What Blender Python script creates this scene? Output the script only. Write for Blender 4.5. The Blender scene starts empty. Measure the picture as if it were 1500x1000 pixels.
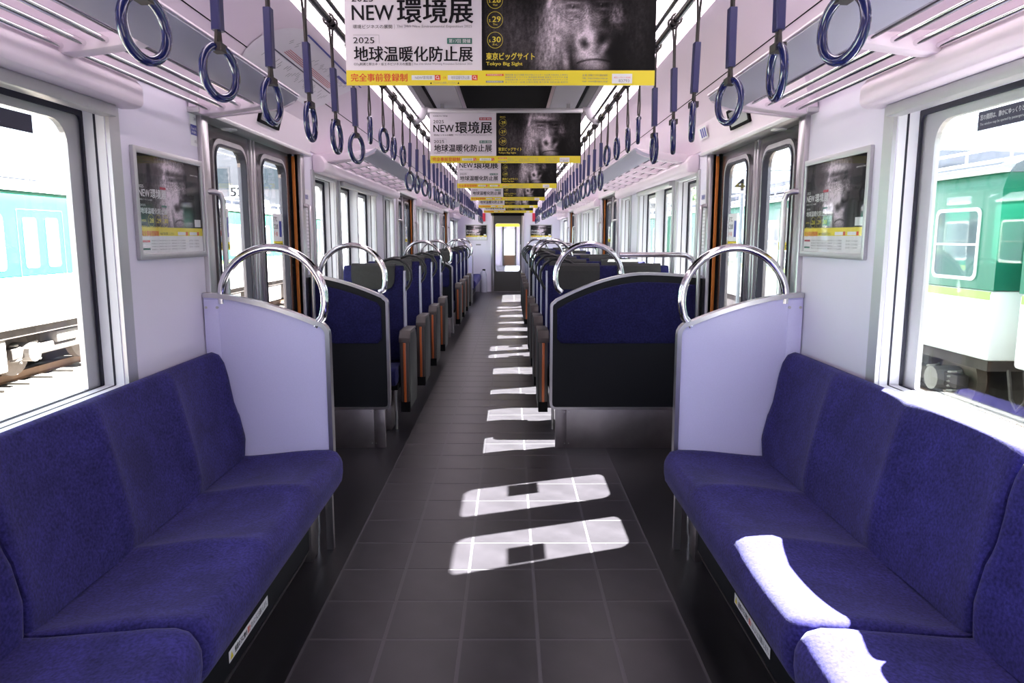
import bpy, bmesh, math, random
import numpy as np
from mathutils import Vector, Matrix

random.seed(7)
SC = bpy.context.scene
COL = SC.collection

# ------------------------------------------------------------------ camera, world, sun, exposure
F_PX, VX, VY = 1050.0, 747.0, 347.0
cam_d = bpy.data.cameras.new('camera')
cam = bpy.data.objects.new('camera', cam_d); COL.objects.link(cam)
cam_d.sensor_width = 36.0
cam_d.lens = 36.0 * F_PX / 1500.0
cam_d.shift_x = (750.0 - VX) / 1500.0
cam_d.clip_start = 0.02; cam_d.clip_end = 500
cam.location = (0.027, 0.0, 1.33)
cam.rotation_euler = (math.pi / 2 - math.atan((500.0 - VY) / F_PX), 0, 0)
SC.camera = cam

W = bpy.data.worlds.new('sky'); SC.world = W; W.use_nodes = True
bg = W.node_tree.nodes['Background']
bg.inputs['Color'].default_value = (0.82, 0.87, 1.0, 1)
bg.inputs['Strength'].default_value = 2.7

sun_d = bpy.data.lights.new('sun', 'SUN'); sun_d.energy = 122.0; sun_d.angle = math.radians(0.55)
sun_d.color = (1.0, 0.965, 0.92)
sun = bpy.data.objects.new('sun', sun_d); COL.objects.link(sun)
sun.rotation_euler = Vector((-0.87, -0.313, -1.0)).to_track_quat('-Z', 'Y').to_euler()

SC.view_settings.view_transform = 'Standard'
SC.view_settings.look = 'None'
SC.view_settings.exposure = 0.45
SC.view_settings.gamma = 1.0
SC.view_settings.use_curve_mapping = False

# ------------------------------------------------------------------ materials
MATS = {}
def mat(name, col, rough=0.5, metal=0.0, noise=None, bump=0.0, scale=60.0, emit=None, sheen=0.0, coat=0.0, spec=0.5, stretch=None, noise2=None):
    m = bpy.data.materials.new(name); m.use_nodes = True
    nt = m.node_tree; b = nt.nodes['Principled BSDF']
    b.inputs['Base Color'].default_value = (*col, 1)
    b.inputs['Roughness'].default_value = rough
    b.inputs['Metallic'].default_value = metal
    b.inputs['Specular IOR Level'].default_value = spec
    if sheen: b.inputs['Sheen Weight'].default_value = sheen
    if coat: b.inputs['Coat Weight'].default_value = coat
    if emit:
        b.inputs['Emission Color'].default_value = (*emit[0], 1); b.inputs['Emission Strength'].default_value = emit[1]
    if noise or bump:
        tc = nt.nodes.new('ShaderNodeTexCoord')
        n = nt.nodes.new('ShaderNodeTexNoise'); n.inputs['Scale'].default_value = scale; n.inputs['Detail'].default_value = 5
        if stretch:
            mp = nt.nodes.new('ShaderNodeMapping'); mp.inputs['Scale'].default_value = stretch
            nt.links.new(tc.outputs['Object'], mp.inputs['Vector']); nt.links.new(mp.outputs['Vector'], n.inputs['Vector'])
        else:
            nt.links.new(tc.outputs['Object'], n.inputs['Vector'])
        if noise:
            r = nt.nodes.new('ShaderNodeMapRange')
            r.inputs['From Min'].default_value = 0.3; r.inputs['From Max'].default_value = 0.7
            r.inputs['To Min'].default_value = 1 - noise; r.inputs['To Max'].default_value = 1 + noise
            nt.links.new(n.outputs['Fac'], r.inputs['Value'])
            mx = nt.nodes.new('ShaderNodeVectorMath'); mx.operation = 'SCALE'
            mx.inputs[0].default_value = col
            if noise2:      # broad brushed-nap variation on top of the fine one
                n2 = nt.nodes.new('ShaderNodeTexNoise'); n2.inputs['Scale'].default_value = noise2[1]; n2.inputs['Detail'].default_value = 3; n2.inputs['Distortion'].default_value = 0.8
                nt.links.new(tc.outputs['Object'], n2.inputs['Vector'])
                r2 = nt.nodes.new('ShaderNodeMapRange'); r2.inputs['From Min'].default_value = 0.3; r2.inputs['From Max'].default_value = 0.7
                r2.inputs['To Min'].default_value = 1 - noise2[0]; r2.inputs['To Max'].default_value = 1 + noise2[0]
                nt.links.new(n2.outputs['Fac'], r2.inputs['Value'])
                mm = nt.nodes.new('ShaderNodeMath'); mm.operation = 'MULTIPLY'
                nt.links.new(r.outputs['Result'], mm.inputs[0]); nt.links.new(r2.outputs['Result'], mm.inputs[1]); nt.links.new(mm.outputs[0], mx.inputs['Scale'])
            else: nt.links.new(r.outputs['Result'], mx.inputs['Scale'])
            nt.links.new(mx.outputs['Vector'], b.inputs['Base Color'])
        if bump:
            bp = nt.nodes.new('ShaderNodeBump'); bp.inputs['Strength'].default_value = bump; bp.inputs['Distance'].default_value = 0.002
            nt.links.new(n.outputs['Fac'], bp.inputs['Height']); nt.links.new(bp.outputs['Normal'], b.inputs['Normal'])
    MATS[name] = m
    return m
def glass(name, tint, refl=1.0):
    m = bpy.data.materials.new(name); m.use_nodes = True
    nt = m.node_tree; nt.nodes.clear()
    out = nt.nodes.new('ShaderNodeOutputMaterial'); mix = nt.nodes.new('ShaderNodeMixShader')
    tr = nt.nodes.new('ShaderNodeBsdfTransparent'); gl = nt.nodes.new('ShaderNodeBsdfGlossy')
    fr = nt.nodes.new('ShaderNodeFresnel'); fr.inputs['IOR'].default_value = 1.45
    mu = nt.nodes.new('ShaderNodeMath'); mu.operation = 'MULTIPLY'; mu.inputs[1].default_value = refl
    tr.inputs['Color'].default_value = (*tint, 1); gl.inputs['Roughness'].default_value = 0.02
    ge = nt.nodes.new('ShaderNodeNewGeometry'); mr = nt.nodes.new('ShaderNodeMapRange')
    mr.inputs['To Min'].default_value = 1.45; mr.inputs['To Max'].default_value = 1 / 1.45
    nt.links.new(ge.outputs['Backfacing'], mr.inputs['Value']); nt.links.new(mr.outputs['Result'], fr.inputs['IOR'])
    nt.links.new(fr.outputs[0], mu.inputs[0]); nt.links.new(mu.outputs[0], mix.inputs[0])
    nt.links.new(tr.outputs[0], mix.inputs[1]); nt.links.new(gl.outputs[0], mix.inputs[2]); nt.links.new(mix.outputs[0], out.inputs[0])
    MATS[name] = m
mat('wall', (0.72, 0.68, 0.80), 0.38, noise=0.015, scale=3)
mat('cove', (0.77, 0.665, 0.75), 0.4, noise=0.015, scale=3)
mat('white_panel', (0.66, 0.64, 0.93), 0.35, noise=0.02, scale=180)
mat('reveal', (0.82, 0.82, 0.86), 0.4)
mat('floor', (0.0105, 0.0098, 0.0117), 0.34, spec=0.35, noise=0.2, scale=4)
mat('tile', (0.0235, 0.0213, 0.0255), 0.33, spec=0.35, noise=0.22, scale=7, bump=0.05)
mat('joint', (0.056, 0.052, 0.060), 0.4, spec=0.35)
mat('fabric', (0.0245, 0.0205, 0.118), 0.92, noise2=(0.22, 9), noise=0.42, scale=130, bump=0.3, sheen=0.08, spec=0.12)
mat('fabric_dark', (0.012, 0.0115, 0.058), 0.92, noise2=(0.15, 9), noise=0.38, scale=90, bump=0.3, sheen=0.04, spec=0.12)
mat('headrest', (0.019, 0.018, 0.018), 0.75, noise=0.15, scale=60)
mat('divider', (0.006, 0.007, 0.010), 0.5, spec=0.25)
mat('chrome', (0.80, 0.78, 0.80), 0.12, 1.0)
mat('steel', (0.55, 0.53, 0.55), 0.32, 1.0, noise=0.06, scale=25, stretch=(1, 1, 0.05))
mat('kick', (0.34, 0.31, 0.32), 0.38, 1.0, noise=0.08, scale=14)
mat('alu', (0.52, 0.51, 0.53), 0.42, 0.75)
mat('alu_dark', (0.30, 0.30, 0.31), 0.45, 0.6)
mat('door_skin', (0.20, 0.19, 0.20), 0.22, 0.9, noise=0.05, scale=10)
mat('gasket', (0.012, 0.011, 0.025), 0.6)
mat('black', (0.004, 0.004, 0.005), 0.8, spec=0.1)
mat('grip', (0.012, 0.012, 0.014), 0.35)
mat('ring', (0.010, 0.014, 0.085), 0.14, coat=0.6)
mat('sheath', (0.017, 0.018, 0.095), 0.35)
mat('belt', (0.035, 0.028, 0.028), 0.7)
mat('rail', (0.16, 0.155, 0.16), 0.22, 1.0)
mat('rack_panel', (0.36, 0.35, 0.44), 0.4)
mat('ceil_grey', (0.42, 0.40, 0.44), 0.45)
mat('ceil_dark', (0.12, 0.115, 0.12), 0.5)
mat('armrest', (0.024, 0.0245, 0.0245), 0.5, noise=0.1, scale=40)
mat('arm_cap', (0.048, 0.036, 0.035), 0.45)
mat('orange', (0.42, 0.10, 0.025), 0.3)
mat('warn', (0.50, 0.15, 0.02), 0.45)
mat('side_strip', (0.42, 0.42, 0.52), 0.4)
mat('light', (0.9, 0.88, 0.88), 0.5, emit=((1.0, 0.87, 0.93), 4.4))
mat('paper', (0.78, 0.73, 0.79), 0.45)
mat('print_black', (0.008, 0.007, 0.010), 0.6, spec=0.2)
mat('print_yellow', (0.80, 0.66, 0.03), 0.45)
mat('print_gold', (0.75, 0.62, 0.06), 0.45)
mat('print_red', (0.72, 0.07, 0.02), 0.45)
mat('print_green', (0.03, 0.16, 0.12), 0.45)
mat('print_crimson', (0.45, 0.01, 0.04), 0.45)
mat('print_white', (0.80, 0.80, 0.82), 0.45)
mat('print_grey', (0.25, 0.24, 0.26), 0.45)
mat('print_blue', (0.04, 0.05, 0.32), 0.45)
mat('notice', (0.035, 0.033, 0.07), 0.4)
mat('map_paper', (0.78, 0.74, 0.80), 0.3)
mat('red', (0.55, 0.02, 0.05), 0.4)
mat('end_door', (0.05, 0.047, 0.043), 0.4)
mat('outer_paint', (0.03, 0.10, 0.07), 0.4)
mat('teal', (0.012, 0.15, 0.095), 0.3)
mat('lime', (0.30, 0.62, 0.10), 0.4)
mat('train_white', (0.80, 0.80, 0.80), 0.4)
mat('train_roof', (0.16, 0.17, 0.20), 0.6)
mat('train_glass', (0.10, 0.13, 0.15), 0.08)
mat('under', (0.045, 0.035, 0.032), 0.8, noise=0.3, scale=6)
mat('wheel', (0.13, 0.10, 0.085), 0.6, noise=0.2, scale=8)
mat('cast', (0.20, 0.18, 0.17), 0.6)
mat('ballast', (0.115, 0.10, 0.088), 0.95, noise=0.45, scale=9, bump=1.0)
mat('rust', (0.12, 0.06, 0.03), 0.7)
mat('sleeper', (0.15, 0.14, 0.13), 0.9)
mat('concrete', (0.30, 0.31, 0.34), 0.85, noise=0.12, scale=1.2)
mat('pole', (0.36, 0.38, 0.44), 0.6)
mat('leaf', (0.08, 0.17, 0.05), 0.8, noise=0.4, scale=3)
glass('glass', (0.93, 0.95, 0.95), 1.0)
glass('poster_cover', (0.97, 0.97, 0.97), 0.35)
glass('glass_side', (0.93, 0.96, 0.95), 0.7)
# gorilla print: vertex colours of a flat printed sheet
gm = bpy.data.materials.new('gorilla_print'); gm.use_nodes = True
_a = gm.node_tree.nodes.new('ShaderNodeAttribute'); _a.attribute_name = 'print'
_b = gm.node_tree.nodes['Principled BSDF']; _b.inputs['Roughness'].default_value = 0.6; _b.inputs['Specular IOR Level'].default_value = 0.2
gm.node_tree.links.new(_a.outputs['Color'], _b.inputs['Base Color']); MATS['gorilla_print'] = gm

# ------------------------------------------------------------------ helpers
class MB:
    def __init__(s): s.v = []; s.f = []
    def add(s, vs, fs):
        o = len(s.v); s.v += [tuple(p) for p in vs]; s.f += [tuple(i + o for i in f) for f in fs]; return s
    def box(s, x0, x1, y0, y1, z0, z1):
        v = [(x, y, z) for x in (x0, x1) for y in (y0, y1) for z in (z0, z1)]
        return s.add(v, [(0, 1, 3, 2), (4, 6, 7, 5), (0, 4, 5, 1), (2, 3, 7, 6), (0, 2, 6, 4), (1, 5, 7, 3)])
    def prism(s, poly, axis, a0, a1):
        n = len(poly)
        def P(p, a):
            return {'X': (a, p[0], p[1]), 'Y': (p[0], a, p[1]), 'Z': (p[0], p[1], a)}[axis]
        v = [P(p, a0) for p in poly] + [P(p, a1) for p in poly]
        f = [tuple(range(n)), tuple(range(2 * n - 1, n - 1, -1))] + [(i, (i + 1) % n, n + (i + 1) % n, n + i) for i in range(n)]
        return s.add(v, f)
    def tube(s, pts, r, seg=8, closed=False):
        pts = [Vector(p) for p in pts]; n = len(pts); vs = []; fs = []
        up = None
        for i, p in enumerate(pts):
            if closed: t = (pts[(i + 1) % n] - pts[i - 1])
            else: t = pts[min(i + 1, n - 1)] - pts[max(i - 1, 0)]
            t.normalize()
            if up is None:
                up = Vector((0, 0, 1)) if abs(t.z) < 0.9 else Vector((1, 0, 0))
            a = up - t * up.dot(t)
            if a.length < 1e-5: a = Vector((0, 1, 0)) - t * t.y
            a.normalize(); b = t.cross(a); up = a
            for k in range(seg):
                q = 2 * math.pi * k / seg
                vs.append(p + a * (r * math.cos(q)) + b * (r * math.sin(q)))
        for i in range(n if closed else n - 1):
            j = (i + 1) % n
            for k in range(seg):
                fs.append((i * seg + k, i * seg + (k + 1) % seg, j * seg + (k + 1) % seg, j * seg + k))
        if not closed:
            fs.append(tuple(range(seg - 1, -1, -1))); fs.append(tuple((n - 1) * seg + k for k in range(seg)))
        return s.add(vs, fs)
    def loops(s, rings, cap=True):
        m = len(rings[0]); n = len(rings); v = [p for r in rings for p in r]
        f = [(i * m + k, i * m + (k + 1) % m, (i + 1) * m + (k + 1) % m, (i + 1) * m + k) for i in range(n - 1) for k in range(m)]
        if cap: f += [tuple(range(m)), tuple(range(n * m - 1, (n - 1) * m - 1, -1))]
        return s.add(v, f)
    def build(s, name, m, parent=None, smooth=None, bevel=0.0, bseg=2):
        me = bpy.data.meshes.new(name); me.from_pydata(s.v, [], s.f)
        bm = bmesh.new(); bm.from_mesh(me)
        bmesh.ops.recalc_face_normals(bm, faces=bm.faces)
        if bevel:
            es = [e for e in bm.edges if len(e.link_faces) == 2 and e.calc_face_angle(0) > 0.5]
            bmesh.ops.bevel(bm, geom=es, offset=bevel, segments=bseg, affect='EDGES', profile=0.5)
            if smooth is None: smooth = 40
        bm.to_mesh(me); bm.free()
        if smooth is not None:
            me.polygons.foreach_set('use_smooth', [True] * len(me.polygons)); me.set_sharp_from_angle(angle=math.radians(smooth))
        me.materials.append(MATS[m])
        o = bpy.data.objects.new(name, me); COL.objects.link(o)
        if parent: o.parent = parent
        return o
def B(name, m, box, parent=None, bevel=0.0): return MB().box(*box).build(name, m, parent, bevel=bevel)
def tag(o, label=None, cat=None, group=None, kind=None):
    if label: o['label'] = label
    if cat: o['category'] = cat
    if group: o['group'] = group
    if kind: o['kind'] = kind
    return o
def empty(name, loc=(0, 0, 0), **k):
    o = bpy.data.objects.new(name, None); COL.objects.link(o); o.location = loc; o.empty_display_size = 0.1
    return tag(o, **k)
def copy_tree(o, parent=None):
    c = o.copy(); COL.objects.link(c); c.parent = parent
    for ch in o.children: copy_tree(ch, c)
    return c
ORD = ['nearest', 'second', 'third', 'fourth', 'fifth', 'sixth', 'seventh', 'eighth', 'ninth', 'tenth', 'eleventh', 'twelfth', 'thirteenth', 'fourteenth', 'fifteenth', 'sixteenth', 'seventeenth', 'eighteenth', 'nineteenth'] 
TENS = {2: 'twent', 3: 'thirt', 4: 'fort', 5: 'fift'}
def ordw(i):
    if i < 19: return ORD[i]
    n = i + 1; t, u = divmod(n, 10)
    if u == 0: return TENS[t] + 'ieth'
    return TENS[t] + 'y-' + ['', 'first', 'second', 'third', 'fourth', 'fifth', 'sixth', 'seventh', 'eighth', 'ninth'][u]
def nth(i): return 'first' if i == 0 else ordw(i)
SIDE = {-1: 'left', 1: 'right'}
def arc(c, r, a0, a1, n, plane='XZ', y=0.0):
    return [(c[0] + r * math.cos(math.radians(a0 + (a1 - a0) * i / n)), c[1] + r * math.sin(math.radians(a0 + (a1 - a0) * i / n))) for i in range(n + 1)]
def rrect(a0, a1, b0, b1, r, n=5):
    p = []
    for cx, cy, q in ((a1 - r, b1 - r, 0), (a0 + r, b1 - r, 90), (a0 + r, b0 + r, 180), (a1 - r, b0 + r, 270)):
        p += arc((cx, cy), r, q, q + 90, n)
    return p
def rrect2(a0, a1, b0, b1, rt, rb, n=5):
    p = []
    for cx, cy, q, r in ((a1 - rt, b1 - rt, 0, rt), (a0 + rt, b1 - rt, 90, rt), (a0 + rb, b0 + rb, 180, rb), (a1 - rb, b0 + rb, 270, rb)):
        p += arc((cx, cy), r, q, q + 90, n)
    return p
def ring_frame(mb, outer, inner, axis, a0, a1):
    def P(p, a): return {'X': (a, p[0], p[1]), 'Y': (p[0], a, p[1]), 'Z': (p[0], p[1], a)}[axis]
    n = len(outer)
    v = [P(p, a0) for p in outer] + [P(p, a0) for p in inner] + [P(p, a1) for p in outer] + [P(p, a1) for p in inner]
    f = []
    for i in range(n):
        j = (i + 1) % n
        f += [(i, j, n + j, n + i), (2 * n + i, 3 * n + i, 3 * n + j, 2 * n + j), (i, 2 * n + i, 2 * n + j, j), (n + i, n + j, 3 * n + j, 3 * n + i)]
    return mb.add(v, f)

# text -> mesh
_TC = {}
def text_geo(body):
    k = body
    if k not in _TC:
        c = bpy.data.curves.new('t', 'FONT'); c.body = body; c.size = 1.0; c.resolution_u = 2
        o = bpy.data.objects.new('t', c); COL.objects.link(o)
        dg = bpy.context.evaluated_depsgraph_get(); dg.update()
        me = bpy.data.meshes.new_from_object(o.evaluated_get(dg))
        v = np.array([tuple(p.co) for p in me.vertices]) if len(me.vertices) else np.zeros((1, 3))
        f = [tuple(p.vertices) for p in me.polygons]
        bpy.data.objects.remove(o); bpy.data.curves.remove(c); bpy.data.meshes.remove(me)
        _TC[k] = (v, f)
    return _TC[k]
class Flat:
    """a printed sheet: origin = lower left, right, up, normal; layers by material, each a thin sheet above the last"""
    def __init__(s, org, right, up): s.o = Vector(org); s.r = Vector(right); s.u = Vector(up); s.n = s.r.cross(s.u); s.m = {}
    def P(s, a, b, l): return s.o + s.r * a + s.u * b + s.n * (0.0006 * l)
    def mb(s, m, l): return s.m.setdefault((m, l), MB())
    def rect(s, m, a0, a1, b0, b1, l=1):
        s.mb(m, l).add([s.P(a0, b0, l), s.P(a1, b0, l), s.P(a1, b1, l), s.P(a0, b1, l)], [(0, 1, 2, 3)])
    def poly(s, m, pts, l=1): s.mb(m, l).add([s.P(a, b, l) for a, b in pts], [tuple(range(len(pts)))])
    def ring(s, m, a, b, r, w, l=2, n=24):
        q = [2 * math.pi * i / n for i in range(n)]
        v = [s.P(a + r * math.cos(t), b + r * math.sin(t), l) for t in q] + [s.P(a + (r - w) * math.cos(t), b + (r - w) * math.sin(t), l) for t in q]
        s.mb(m, l).add(v, [(i, (i + 1) % n, n + (i + 1) % n, n + i) for i in range(n)])
    def text(s, m, body, a0, a1, b0, b1, l=2, bold=0.0):
        v, f = text_geo(body)
        if not f: return
        lo = v.min(0); hi = v.max(0); sx = (a1 - a0) / max(hi[0] - lo[0], 1e-6); sy = (b1 - b0) / max(hi[1] - lo[1], 1e-6)
        for q, (ox, oy) in enumerate([(0, 0)] if not bold else [(-bold, 0), (bold, 0), (0, bold * 0.5), (0, -bold * 0.5)]):   # heavier strokes by overprinting
            s.mb(m, l).add([s.P(a0 + (p[0] - lo[0] + ox) * sx, b0 + (p[1] - lo[1] + oy) * sy, l + 0.2 * q) for p in v], f)
    def build(s, parent, names):
        for (m, l), mb in s.m.items():
            o = mb.build(names.get(m, 'lettering'), m, parent)
            if o.name.startswith('lettering') or len(mb.f) > 1: o['kind'] = 'stuff'
            # keep faces looking outward
            me = o.data
            if len(me.polygons) and me.polygons[0].normal.dot(s.n) < 0: me.flip_normals()

# ------------------------------------------------------------------ setting: shell of the carriage
HW = 1.23
Y0, Y1 = -0.55, 17.6
DOORS = (3.69, 8.75, 13.81)
WIN_BIG = [(0.30, 2.30), (15.2, 17.2)]
def mid_windows(c):    # windows between the doors at c and c+5.06, measured from the first door
    o = c - 3.69
    return [(4.68 + o, 5.22 + o), (5.38 + o, 6.74 + o), (7.26 + o, 7.78 + o)]
WZ0, WZ1 = 0.85, 1.72
holes = [(a, b, WZ0, WZ1) for a, b in WIN_BIG] + [(c - 0.655, c + 0.655, -0.01, 1.82) for c in DOORS]
for c in DOORS[:2]: holes += [(a, b, WZ0, WZ1) for a, b in mid_windows(c)]

def wall(name, s):
    ys = sorted({Y0, Y1, *[h[0] for h in holes], *[h[1] for h in holes]}); zs = [-0.01, WZ0, WZ1, 1.82, 1.86]
    xi, xo = s * HW, s * (HW + 0.10)
    idx = {}; mb = MB()
    def V(x, y, z):
        k = (round(x, 4), round(y, 4), round(z, 4))
        if k not in idx: idx[k] = len(mb.v); mb.v.append((x, y, z))
        return idx[k]
    def solid(i, j):
        if not (0 <= i < len(ys) - 1 and 0 <= j < len(zs) - 1): return False
        y = (ys[i] + ys[i + 1]) / 2; z = (zs[j] + zs[j + 1]) / 2
        return not any(h[0] < y < h[1] and h[2] < z < h[3] for h in holes)
    for i in range(len(ys) - 1):
        for j in range(len(zs) - 1):
            if not solid(i, j): continue
            a, b, c, d = ys[i], ys[i + 1], zs[j], zs[j + 1]
            for x in (xi, xo): mb.f.append((V(x, a, c), V(x, b, c), V(x, b, d), V(x, a, d)))
            for di, dj, e in ((-1, 0, ((a, c), (a, d))), (1, 0, ((b, c), (b, d))), (0, -1, ((a, c), (b, c))), (0, 1, ((a, d), (b, d)))):
                if not solid(i + di, j + dj):
                    p, q = e; mb.f.append((V(xi, *p), V(xi, *q), V(xo, *q), V(xo, *p)))
    o = mb.build(name, 'wall'); o.data.materials.append(MATS['outer_paint'])
    for pl in o.data.polygons:
        if abs(pl.center.x) > HW + 0.099: pl.material_index = 1          # painted outside of the body
    return tag(o, 'pale lavender side wall panel on the %s of the carriage' % SIDE[s], kind='structure')
for s in (-1, 1): wall('wall_' + SIDE[s], s)

# floor with inlaid square tiles
TX = [-0.650 + 0.2566 * i for i in range(6)]; TP = 0.2545; TY0 = 2.227 - 11 * TP
fl = MB().box(-HW - 0.10, HW + 0.10, Y0, Y1, -0.08, -0.0008).build('floor', 'joint'); tag(fl, 'dark grey tiled carriage floor with paler joints', kind='structure')
B('margin', 'floor', (-HW - 0.09, TX[0] - 0.003, Y0, Y1, -0.0008, 0.0), fl); B('margin', 'floor', (TX[5] + 0.003, HW + 0.09, Y0, Y1, -0.0008, 0.0), fl)
G = 0.0062
tile_me = None; rest = MB()
nrow = int((Y1 - TY0) / TP)
for r in range(nrow):
    for c in range(5):
        x0, y0 = TX[c], TY0 + r * TP
        if 8 <= r < 62:
            if tile_me is None:
                t = MB().box(G, 0.2566 - G, G, TP - G, -0.0008, 0.0).build('tile', 'tile', fl); tile_me = t.data
            else:
                t = bpy.data.objects.new('tile', tile_me); COL.objects.link(t); t.parent = fl
            t.location = (x0, y0, 0)
        else: rest.box(x0 + G, x0 + 0.2566 - G, y0 + G, y0 + TP - G, -0.0008, 0.0)
tag(rest.build('tile_field', 'tile', fl), kind='stuff')

# ceiling shell
half = [(1.34, 1.86), (1.222, 1.86), (1.205, 1.90), (1.16, 1.98), (1.08, 2.075), (0.98, 2.14), (0.88, 2.178), (0.79, 2.20), (0.79, 2.25), (0.565, 2.25), (0.565, 2.215), (0.30, 2.225), (0.30, 2.33)]
prof = [(-x, z) for x, z in half] + [(x, z) for x, z in reversed(half)] + [(1.34, 2.5), (-1.34, 2.5)]
ce = MB().prism(prof, 'Y', Y0, Y1).build('ceiling', 'cove', smooth=25); ce.data.materials.append(MATS['outer_paint'])
for pl in ce.data.polygons:
    if abs(pl.center.x) > 1.339 or pl.center.z > 2.49: pl.material_index = 1
tag(ce, 'pale pinkish ceiling with coved sides', kind='structure')
B('duct_panel', 'black', (-0.298, 0.298, Y0, Y1, 2.29, 2.325), ce)
for s in (-1, 1):
    def sb(a, b): return (min(s * a, s * b), max(s * a, s * b))
    B('center_panel', 'ceil_grey', (*sb(0.30, 0.475), Y0, Y1, 2.208, 2.222), ce)
    B('vent_slot', 'black', (*sb(0.478, 0.494), Y0, Y1, 2.205, 2.219), ce)
    B('slot_panel', 'ceil_dark', (*sb(0.496, 0.548), Y0, Y1, 2.203, 2.218), ce)
    B('slot_trim', 'ceil_grey', (*sb(0.549, 0.575), Y0, Y1, 2.200, 2.217), ce)
    MB().tube([(s * 1.048, Y0, 2.098), (s * 1.048, Y1, 2.098)], 0.0035, 6).build('panel_seam', 'black', ce)

# ceiling lights
i = 0
for s in (-1, 1):
    y = Y0 + 0.05; k = 0
    while y < Y1 - 0.3:
        y2 = min(y + 1.24, Y1 - 0.02)
        t = empty('ceiling_light', (s * 0.678, y, 2.2), label='lit white ceiling lamp cover, %s of the %s row' % (nth(k), SIDE[s]), cat='ceiling light', group='ceiling lamp covers')
        pr_ = [(s * (0.787 - 0.678) * math.cos(a) * 1.0, (0.012 - 0.03 * math.sin(a))) for a in [math.pi * q / 10 for q in range(11)]]
        pr_ = pr_ + [(-s * 0.109, 0.03), (s * 0.109, 0.03)]
        MB().prism(pr_, 'Y', 0.004, y2 - y - 0.004).build('diffuser', 'light', t, smooth=30)
        MB().prism([(p[0], p[1] - 0.0015) for p in pr_], 'Y', -0.004, 0.004).build('joint_strip', 'alu', t)
        y = y2; k += 1

# ------------------------------------------------------------------ windows
nwin = 0
def window(s, y0, y1, mull=None, big=False):
    global nwin
    nwin += 1
    w = empty('window_%d' % nwin, (0, 0, 0), kind='structure')
    xi = s * HW
    def sx(a, b): return (min(s * a, s * b), max(s * a, s * b))
    # trim round the opening, on the wall
    m = MB(); ring_frame(m, rrect(y0 - 0.06, y1 + 0.06, WZ0 - 0.005, WZ1 + 0.03, 0.004, 1), rrect(y0, y1, WZ0 + 0.0, WZ1, 0.003, 1), 'X', s * (HW - 0.012), s * HW)
    m.build('trim', 'alu', w)
    m = MB(); ring_frame(m, rrect(y0 - 0.002, y1 + 0.002, WZ0 - 0.002, WZ1 + 0.002, 0.003, 1), rrect(y0 + 0.004, y1 - 0.004, WZ0 + 0.001, WZ1 - 0.004, 0.003, 1), 'X', s * (HW + 0.002), s * (HW + 0.096)); m.build('reveal', 'reveal', w)
    m = MB(); ring_frame(m, rrect(y0 + 0.004, y1 - 0.004, WZ0 + 0.001, WZ1 - 0.004, 0.003, 4), rrect(y0 + 0.0065, y1 - 0.0065, WZ0 + 0.002, WZ1 - 0.0065, 0.003, 4), 'X', s * (HW + 0.028), s * (HW + 0.034)); m.build('gasket', 'gasket', w)
    spans = [(y0, y1)] if not mull else [(y0, mull - 0.028), (mull + 0.028, y1)]
    if mull: B('mullion', 'reveal', (*sx(HW + 0.005, HW + 0.09), mull - 0.03, mull + 0.03, WZ0, WZ1), w, 0.004)
    for a, b in spans:
        m = MB(); ring_frame(m, rrect(a + 0.004, b - 0.004, WZ0 + 0.001, WZ1 - 0.004, 0.003, 5), rrect2(a + 0.014, b - 0.014, WZ0 + 0.002, WZ1 - 0.02, 0.02, 0.002, 5), 'X', s * (HW + 0.066), s * (HW + 0.074)); m.build('gasket', 'gasket', w)
        fw = 0.065 if big else 0.03
        m = MB(); ring_frame(m, rrect(a + 0.004, b - 0.004, WZ0 + 0.001, WZ1 - 0.004, 0.003, 6), rrect2(a + 0.014 + fw, b - 0.014 - fw, WZ0 + 0.004, WZ1 - 0.045, 0.07 if big else 0.03, 0.003, 6), 'X', s * (HW + 0.075), s * (HW + 0.092)); m.build('frame', 'alu', w)
        B('pane', 'glass_side', (*sx(HW + 0.081, HW + 0.085), a + 0.02, b - 0.02, WZ0 + 0.01, WZ1 - 0.02), w)
    # roller-blind box over the window
    ya, yb = y0 - 0.09, y1 + 0.09
    if big or mull:
        bx_ = [(HW - 0.001, 1.735), (HW - 0.07, 1.735), (HW - 0.085, 1.75), (HW - 0.085, 1.80), (HW - 0.05, 1.845), (HW - 0.001, 1.85)]
        if mull: ya, yb = y0 - 0.72, y1 + 1.06
        MB().prism([(s * a, b) for a, b in bx_], 'Y', max(ya, Y0 + 0.01), yb).build('blind_box', 'cove', w, bevel=0.012)
    if big or mull:
        B('blind_bar', 'alu', (*sx(HW - 0.035, HW + 0.012), y0 - 0.01, y1 + 0.01, 1.70, 1.735), w, 0.004)
    return w
for s in (-1, 1):
    window(s, *WIN_BIG[0], big=True)
    for c in DOORS[:2]:
        A, Bw, C = mid_windows(c)
        window(s, *A); window(s, *Bw, mull=Bw[0] + 0.66); window(s, *C)
    window(s, *WIN_BIG[1], big=True)

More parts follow.
